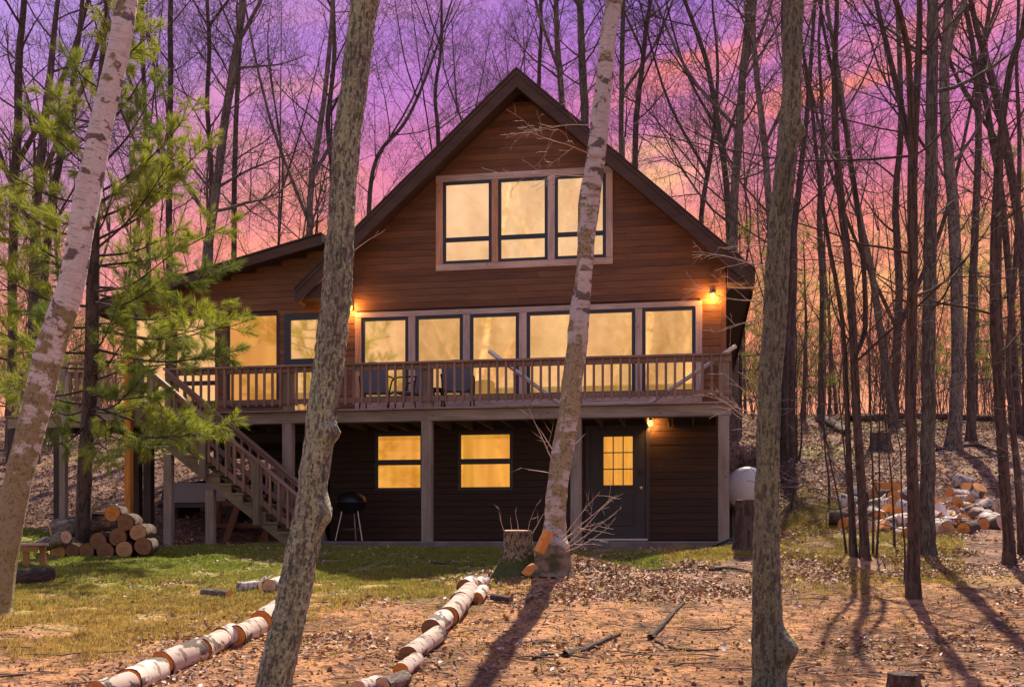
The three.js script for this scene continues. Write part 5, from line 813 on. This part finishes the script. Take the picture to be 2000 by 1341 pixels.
const rT = nearTree('lichen_tree', 'olive grey trunk with a burl low down standing at the right of the cabin', 7.4, [[1506, 1352, 88], [1504, 1320, 64], [1502, 1250, 57], [1498, 1100, 52], [1498, 980, 47], [1500, 880, 44], [1506, 720, 42], [1513, 640, 42], [1519, 500, 41], [1526, 400, 40], [1536, 290, 38], [1545, 200, 38], [1549, 90, 38], [1552, -10, 37]],
  lichenBark(29, 11, 0.09, [0.165, 0.17, 0.135], [0.038, 0.036, 0.032], [0.235, 0.26, 0.155], -0.01), 0.018, { rough: 0.02, flare: 0.02, knots: [[0.36, 0.95, 0.35, 0.11, 0.1], [3.93, 1, 0.1, 0.07, 0.05]] });
// pale twigs that catch the sun in front of the gable and by the right lamp
{
  const P = (x, y, d) => at(x, y, d);
  spray(cB, P(1166, 310, cd + 0.1), P(1010, 235, cd + -0.5), 1.3, 0.008, { level: 1 }); spray(cB, P(1160, 345, cd + 0.1), P(960, 330, cd + -0.3), 1.25, 0.007, { level: 1, up: -0.01 }); spray(cB, P(1172, 250, cd + 0.1), P(1000, 215, cd + -0.2), 1.15, 0.006, { level: 1 });
  for (const [x, y, tx, ty, l, lev] of [[1082, 905, 1022, 800, 0.75, 2], [1080, 925, 1022, 920, 0.42, 3], [1080, 880, 1050, 820, 0.4, 3], [1110, 880, 1145, 855, 0.3, 3], [1100, 1050, 1160, 950, 0.7, 2], [1100, 1060, 1190, 960, 0.85, 2], [1104, 1068, 1200, 985, 0.8, 2], [1106, 1072, 1200, 1010, 0.75, 2], [1106, 1078, 1180, 1050, 0.6, 2], [1098, 1052, 1136, 1030, 0.3, 3]]) spray(cB, P(x, y, cd + -0.1), P(tx, ty, cd + -0.2), l, 0.008, { level: lev, kids: [0, 2, 5, 3], wob: 0.1, ratio: 0.5 }, M.twigPale, 'sucker');
  for (const [x, y, tx, ty, l] of [[1500, 560, 1340, 545, 0.62], [1500, 590, 1350, 575, 0.55], [1502, 520, 1360, 500, 0.55], [1500, 620, 1390, 640, 0.5], [1503, 480, 1400, 470, 0.4]]) spray(rT, P(x, y, 7.4), P(tx, ty, 7.6), l, 0.0045, { level: 1, kids: [0, 9, 9, 9], rmin: 0.0013 });
  for (const [x, y, tx, ty, l] of [[1500, 820, 1375, 735, 0.52], [1500, 840, 1390, 770, 0.5], [1500, 800, 1420, 755, 0.4], [1500, 860, 1430, 800, 0.36], [1500, 780, 1440, 700, 0.3]]) spray(rT, P(x, y, 7.4), P(tx, ty, 7.5), l, 0.005, { level: 1, kids: [0, 8, 8, 8], rmin: 0.0014 });
  for (const [x, y, tx, ty, l] of [[690, 490, 745, 440, 0.24]]) spray(lT, P(x, y, 6.7), P(tx, ty, 6.65), l, 0.004, { level: 2, kids: [0, 3, 4, 4], rmin: 0.0016 });
  for (const [px, py, l] of [[985, 1034, 0.35], [1000, 1033, 0.2], [1012, 1032, 0.3], [1030, 1034, 0.4], [1040, 1036, 0.4]]) { const h = P(px, py + 6, 13.0); const W = new Acc(), g = rngOf(px); limb(W, W, h, V((px - 1012) / 60, 1, 0.1).normalize(), l, 0.006, 3, g, { ...OAK, kids: [0, 0, 0, 5], rmin: 0.003 }); lone('stump_shoot', W.geo(), M.twigPale, `thin bare shoot standing behind the sawn top of the mossy stump, ${['leftmost', 'second from the left', 'third from the left', 'fourth from the left', 'rightmost'][[985, 1000, 1012, 1030, 1040].indexOf(px)]}`, 'shoot'); }
}

// ---------------------------------------------------------------- pines
function needles(A, p, dir, len, nl, cnt, g) {     // a bottle-brush of needles along one shoot
  for (let k = 0; k < cnt; k++) {
    const t = Math.pow(g(), 0.7), b = p.clone().addScaledVector(dir, len * t), d = turnFrom(dir, lerp(1.05, 0.25, t) * (0.7 + 0.6 * g()), g), l = nl * (0.7 + 0.5 * g()), e = b.clone().addScaledVector(d, l); e.y -= l * 0.08 * g();
    const s = V().crossVectors(d, randDir(g)).normalize().multiplyScalar(0.0022), n = V().crossVectors(s, d).normalize(), m = V().lerpVectors(b, e, 0.55);
    const k0 = A.k; for (const q of [V().subVectors(b, s), V().addVectors(b, s), V().subVectors(m, s), V().addVectors(m, s), e]) { A.p.push(q.x, q.y, q.z); A.n.push(n.x, n.y, n.z); A.u.push(0, 0); } A.i.push(k0, k0 + 1, k0 + 2, k0 + 1, k0 + 3, k0 + 2, k0 + 2, k0 + 3, k0 + 4); A.k += 5;
  }
}
function bough(W, N, p, q, r, g, o) {        // a limb from p to q, its side shoots and their tufts
  const L = p.distanceTo(q), mid = V().lerpVectors(p, q, 0.5); mid.y -= L * (o.sag ?? 0.08); const c = new THREE.CatmullRomCurve3([p, mid, q]), pts = c.getPoints(8); W.tube(pts, pts.map((_, i) => lerp(r, 0.006, i / 8)), 6, { vs: 0.5 });
  const cnt = Math.max(3, Math.round(L * (o.shoots ?? 7)));
  for (let k = 0; k < cnt; k++) {
    const t = lerp(o.t0 ?? 0.3, 1, (k + 0.5) / cnt), b = c.getPoint(t), T = c.getTangent(t), last = k === cnt - 1, d = last ? T.clone() : turnFrom(T, 0.5 + 0.5 * g(), g); d.y += 0.15; d.normalize(); const sl = (last ? 0.3 : 0.16 + 0.26 * g()) * (o.size ?? 1), e = b.clone().addScaledVector(d, sl);
    W.tube([b, e], [0.006, 0.004], 4); needles(N, b.clone().addScaledVector(d, sl * 0.25), d, sl * 0.8, (o.nl ?? 0.11) * (0.85 + 0.3 * g()), o.cnt ?? 85, g);
    for (let j = 0; j < 2; j++) { const d2 = turnFrom(d, 0.6 + 0.3 * g(), g), b2 = b.clone().addScaledVector(d, sl * (0.35 + 0.4 * g())); d2.y += 0.12; d2.normalize(); const s2 = sl * 0.55; W.tube([b2, b2.clone().addScaledVector(d2, s2)], [0.004, 0.003], 3); needles(N, b2, d2, s2, (o.nl ?? 0.11), (o.cnt ?? 85) * 0.6, g); }
  }
}
{
  const g = rngOf(4242), D = 16.2, base = V(at(160, 1040, D).x, 0, -D); base.y = ground(base.x, base.z);
  const t = thing('pine_tree', 'tall young pine with bright green needle tufts in front of the left deck', 'tree', base), put = (name, A, m, parent) => { const q = A.geo(); q.translate(-base.x, -base.y, -base.z); return part(parent, name, q, m); };
  const tp = [[160, 1045, 30], [166, 900, 28], [176, 760, 27], [180, 600, 26], [183, 450, 22], [188, 300, 17], [196, 160, 12], [206, 20, 8], [212, -60, 4]].map(([x, y, w]) => [at(x, y, D), w / 2 * D / F]); tp[0][0].y = base.y - 0.1;
  const tc = new THREE.CatmullRomCurve3(tp.map((q) => q[0])).getPoints(48), A = new Acc(); A.tube(tc, tc.map((_, i) => { const f = i / 48 * (tp.length - 1), k = Math.min(Math.floor(f), tp.length - 2); return lerp(tp[k][1], tp[k + 1][1], f - k); }), 14, { us: 1, vs: 0.5 }); put('trunk', A, M.barkRed, t);
  const B = [[200, 60, 262, 20], [198, 150, 220, 40], [197, 130, 290, 70], [192, 200, 262, 60], [190, 260, 292, 125], [190, 240, 150, 130], [189, 330, 302, 180], [186, 380, 368, 224], [186, 400, 330, 270], [185, 430, 398, 290], [184, 470, 352, 350], [183, 490, 330, 320], [182, 520, 440, 442], [182, 500, 340, 455], [181, 560, 438, 528], [181, 570, 330, 500], [180, 610, 425, 600], [180, 590, 300, 560], [179, 645, 462, 634], [178, 630, 400, 640], [178, 680, 445, 690], [177, 700, 380, 700], [176, 735, 240, 668], [174, 770, 300, 770], [173, 800, 272, 745], [170, 800, 380, 850], [171, 790, 438, 826], [168, 830, 330, 868], [168, 815, 215, 880], [168, 830, 95, 870], [168, 800, 100, 800],
    [189, 240, 85, 190], [188, 300, 70, 232], [187, 330, 110, 270], [185, 400, 25, 345], [184, 430, 85, 420], [183, 470, 0, 372], [183, 530, 20, 440], [182, 560, 90, 500], [181, 600, 0, 540], [180, 640, 40, 600], [179, 690, 0, 650], [178, 720, 60, 690], [177, 760, 5, 750], [175, 790, 70, 760]];
  for (const [x0, y0, x1, y1] of B) { const dz = (g() - 0.6) * 2.4, p = at(x0, y0, D), q = at(x1, y1, D + dz), N = new Acc(), W = new Acc(); bough(W, N, p, q, 0.022, g, { cnt: 100, shoots: 6, nl: 0.14, size: 1.05, t0: 0.34 }); const b = put('bough', W, M.barkRed, t); put('needles', N, g() < 0.75 ? M.needle : M.needleOld, b).userData.kind = 'stuff'; }
  for (let k = 0; k < 14; k++) { const y = lerp(60, 860, k / 14), p = at(lerp(200, 172, k / 14), y, D), a = g() * 6.28, l = lerp(0.6, 1.7, k / 14), q = p.clone().add(V(Math.cos(a) * l * 0.6, 0.35 + 0.2 * g(), Math.sin(a) * l)), N = new Acc(), W = new Acc(); bough(W, N, p, q, 0.018, g, { cnt: 90, shoots: 5, nl: 0.13, t0: 0.3 }); const b = put('bough', W, M.barkRed, t); put('needles', N, g() < 0.5 ? M.needle : M.needleOld, b).userData.kind = 'stuff'; }
}
{ // small pines in the wood behind
  const g = rngOf(88), W = new Acc(), N = new Acc(), H = 7; W.tube([V(0, -0.2, 0), V(0.1, H * 0.5, 0), V(0, H, 0)], [0.09, 0.06, 0.01], 8, { vs: 0.5 });
  for (let y = 1.2; y < H - 0.2; y += 0.5) for (let k = 0; k < 4; k++) { const a = g() * 6.28, l = (1 - y / H) * 1.9 + 0.3; bough(W, N, V(0, y, 0), V(Math.cos(a) * l, y + 0.25 + 0.3 * g(), Math.sin(a) * l), 0.016, g, { cnt: 26, shoots: 3.4, nl: 0.15, size: 1.3, t0: 0.35 }); }
  let t0; for (const [px, d, s, l] of [[1570, 39, 0.95, 'small green pine seen right of the lichen trunk beyond the bank'], [1508, 36, 0.8, 'small green pine half hidden behind the right lichen trunk'], [1620, 46, 0.8, 'small faded pine in the wood left of the double trunk'], [1960, 36, 1.35, 'taller green pine behind the slim dark tree at the right edge'], [1905, 42, 1.1, 'green pine between the trunks above the wood heap'], [1445, 33, 0.9, 'small green pine just beyond the right wall of the cabin'], [18, 30, 1.3, 'dark green pine at the left edge behind the leaning birch'], [95, 35, 1.2, 'dark green pine behind the left end of the deck'], [255, 38, 1.1, 'dark green pine in the wood behind the wing eave']]) {
    const x = (px - CX) / F * d, pos = V(x, ground(x, -d), -d); let t; if (!t0) { t = t0 = thing('pine_tree', l, 'tree', pos); part(t, 'trunk', W.geo(), M.barkDark); part(t, 'needles', N.geo(), M.needle).userData.kind = 'stuff'; } else t = copyOf(t0, 'pine_tree', l, pos, rnd() * 6); t.scale.setScalar(s);
  }
}

// ---------------------------------------------------------------- ground cover
{
  const inView = (x, d) => Math.abs(x) < d * 0.53 + 0.4;
  // fallen leaves: small curled blades
  const leaf = (() => { const g = new THREE.BufferGeometry(), p = [], I = []; for (const [x, z, y] of [[-0.5, 0, 0], [-0.2, 0.32, 0.12], [-0.2, -0.32, 0.14], [0, 0, -0.02], [0.22, 0.3, 0.16], [0.22, -0.28, 0.1], [0.55, 0.02, 0.1]]) p.push(x, y, z); g.setAttribute('position', new THREE.Float32BufferAttribute(p, 3)); g.setAttribute('uv', new THREE.Float32BufferAttribute(new Array(14).fill(0), 2)); g.setIndex([0, 1, 3, 0, 3, 2, 1, 4, 3, 2, 3, 5, 4, 6, 3, 5, 3, 6]); g.computeVertexNormals(); return g; })();
  const N = 115000, im = new THREE.InstancedMesh(leaf, new THREE.MeshStandardMaterial({ color: 0xffffff, roughness: 0.7 }), N), m = new THREE.Matrix4(), q = new THREE.Quaternion(), e = new THREE.Euler(), c = new THREE.Color(); let n = 0;
  while (n < N) {
    const near_ = rnd() < 0.5, d = near_ ? 5.5 + 13.5 * Math.pow(rnd(), 0.75) : lerp(14, 52, Math.pow(rnd(), 1.1)), x = R(-0.54, 0.54) * d, [hx, hz] = toHouse(x, -d); if (hx > -7.6 && hx < 0.15 && hz > -9.2 && hz < 2.0) continue;
    const gr = grassiness(x, d), di = dirtness(x, d), clump = fbm(x * 1.3, d * 1.3, 101, 3); let w = lerp(1, 0.1, di) * lerp(1, 0.3, gr) * sst(0.38, 0.66, clump + (d > 18 ? 0.25 : 0) - 0.08 * di); if (d > 13 && d < 19 && x < -0.5) w *= 0.6; if (rnd() > w) continue;
    const s = R(0.022, 0.07) * (d > 22 ? 1.5 : 1); e.set(R(-0.6, 0.6), rnd() * 6.28, R(-0.6, 0.6)); q.setFromEuler(e); m.compose(V(x, ground(x, -d) + 0.008 + 0.015 * rnd(), -d), q, V(s, s * R(0.6, 1.6), s * R(0.6, 1))); im.setMatrixAt(n, m);
    const k = rnd(), col = k < 0.5 ? [0.36, 0.2, 0.12] : k < 0.8 ? [0.46, 0.28, 0.18] : k < 0.85 ? [0.24, 0.13, 0.085] : k < 0.95 ? [0.55, 0.4, 0.32] : [0.7, 0.6, 0.54], f = R(0.7, 1.25); im.setColorAt(n, c.setRGB(col[0] * f, col[1] * f, col[2] * f)); n++;
  }
  im.name = 'leaf_litter'; scene.add(im); tag(im, 'brown fallen leaves scattered over the ground', 'leaf litter', null, 'stuff');
  // grass tufts
  const A = new Acc(), g = rngOf(7); for (let k = 0; k < 12; k++) { const a = g() * 6.28, l = 0.025 + 0.03 * g(), lean = 0.3 + 0.7 * g(), b = V((g() - 0.5) * 0.11, -0.008, (g() - 0.5) * 0.11), t = V(Math.cos(a) * lean * l + b.x, l, Math.sin(a) * lean * l + b.z), s = V(-Math.sin(a) * 0.0026, 0, Math.cos(a) * 0.0026), md = V().lerpVectors(b, t, 0.5); md.y += l * 0.15; const nn = V(Math.cos(a), 0.6, Math.sin(a)).normalize(); A.tri(V().subVectors(b, s), V().addVectors(b, s), V().addVectors(md, s), nn); A.tri(V().subVectors(b, s), V().addVectors(md, s), V().subVectors(md, s), nn); A.tri(V().subVectors(md, s), V().addVectors(md, s), t, nn); }
  const G = 110000, ig = new THREE.InstancedMesh(A.geo(), new THREE.MeshPhysicalMaterial({ color: 0xffffff, roughness: 0.95, transmission: 0.35, thickness: 0 }), G); n = 0;
  while (n < G) {
    const d = 8 + 15 * Math.pow(rnd(), 0.9), x = R(-0.5, 0.42) * d, w = grassiness(x, d), cl = fbm(x * 2.1, d * 2.1, 111, 3); if (!inView(x, d) || rnd() > w * sst(0.3, 0.58, cl) + 0.01) continue; const [hx, hz] = toHouse(x, -d); if (hx > -8.1 && hx < 0.15 && hz < 2.02) continue;
    const s = R(0.5, 1.1) * (d > 17 && x > 4 ? 0.8 : 1); m.makeRotationY(rnd() * 6.28).scale(V(s, s * R(0.5, 1.1), s)).setPosition(x, ground(x, -d), -d); ig.setMatrixAt(n, m);
    const gt = clamp(sst(11, 14, d + R(-1.8, 1.8)) * (x > 2 ? 0.35 : 1)), f = R(0.75, 1.25), col = mix3([0.6, 0.43, 0.13], [0.3, 0.38, 0.05], gt); ig.setColorAt(n, c.setRGB(col[0] * f, col[1] * f, col[2] * f)); n++;
  }
  ig.name = 'grass'; scene.add(ig); tag(ig, 'short green and straw coloured grass on the lawn', 'grass', null, 'stuff');
  // clods, chips of bark and pebbles
  const pb = new THREE.IcosahedronGeometry(1, 0), P = 6000, ip = new THREE.InstancedMesh(pb, new THREE.MeshStandardMaterial({ color: 0xffffff, roughness: 0.95 }), P); n = 0;
  while (n < P) { const d = 5.8 + 10 * Math.pow(rnd(), 1.2), x = R(-0.53, 0.53) * d; if (rnd() < grassiness(x, d) * 0.8) continue; const s = R(0.004, 0.013) * (rnd() < 0.05 ? 2 : 1); e.set(rnd() * 3, rnd() * 6, rnd() * 3); q.setFromEuler(e); m.compose(V(x, ground(x, -d) + s * 0.3, -d), q, V(s * R(0.8, 1.8), s * R(0.5, 1), s)); ip.setMatrixAt(n, m); const col = rnd() < 0.06 ? [0.6, 0.52, 0.48] : rnd() < 0.5 ? [0.2, 0.1, 0.06] : [0.34, 0.18, 0.1]; ip.setColorAt(n, c.setRGB(...col)); n++; }
  ip.name = 'soil_clods'; scene.add(ip); tag(ip, 'small clods, chips and pebbles on the bare soil', 'clods', null, 'stuff');
  // little twigs
  const tw = new Acc().tube([V(-0.5, 0, 0), V(-0.1, 0.03, 0.04), V(0.5, 0, 0)], [0.02, 0.018, 0.008], 4).geo(), T = 1300, it = new THREE.InstancedMesh(tw, flat(0.16, 0.1, 0.075, 0.9), T); n = 0;
  while (n < T) { const d = 5.8 + 18 * rnd(), x = R(-0.53, 0.53) * d, [hx, hz] = toHouse(x, -d); if (hx > -7.6 && hx < 0.15 && hz < 2) continue; if (rnd() < grassiness(x, d) * 0.7) continue; const s = R(0.08, 0.4); m.makeRotationY(rnd() * 6.28).scale(V(s, s * 0.9, s)).setPosition(x, ground(x, -d) + 0.01, -d); it.setMatrixAt(n++, m); }
  it.name = 'fallen_twigs'; scene.add(it); tag(it, 'tiny broken twigs strewn over the ground', 'twigs', null, 'stuff');
}

// ---------------------------------------------------------------- finish
scene.traverse((o) => { if (o.isMesh) { o.castShadow = o.receiveShadow = true; } });
renderer.render(scene, camera);
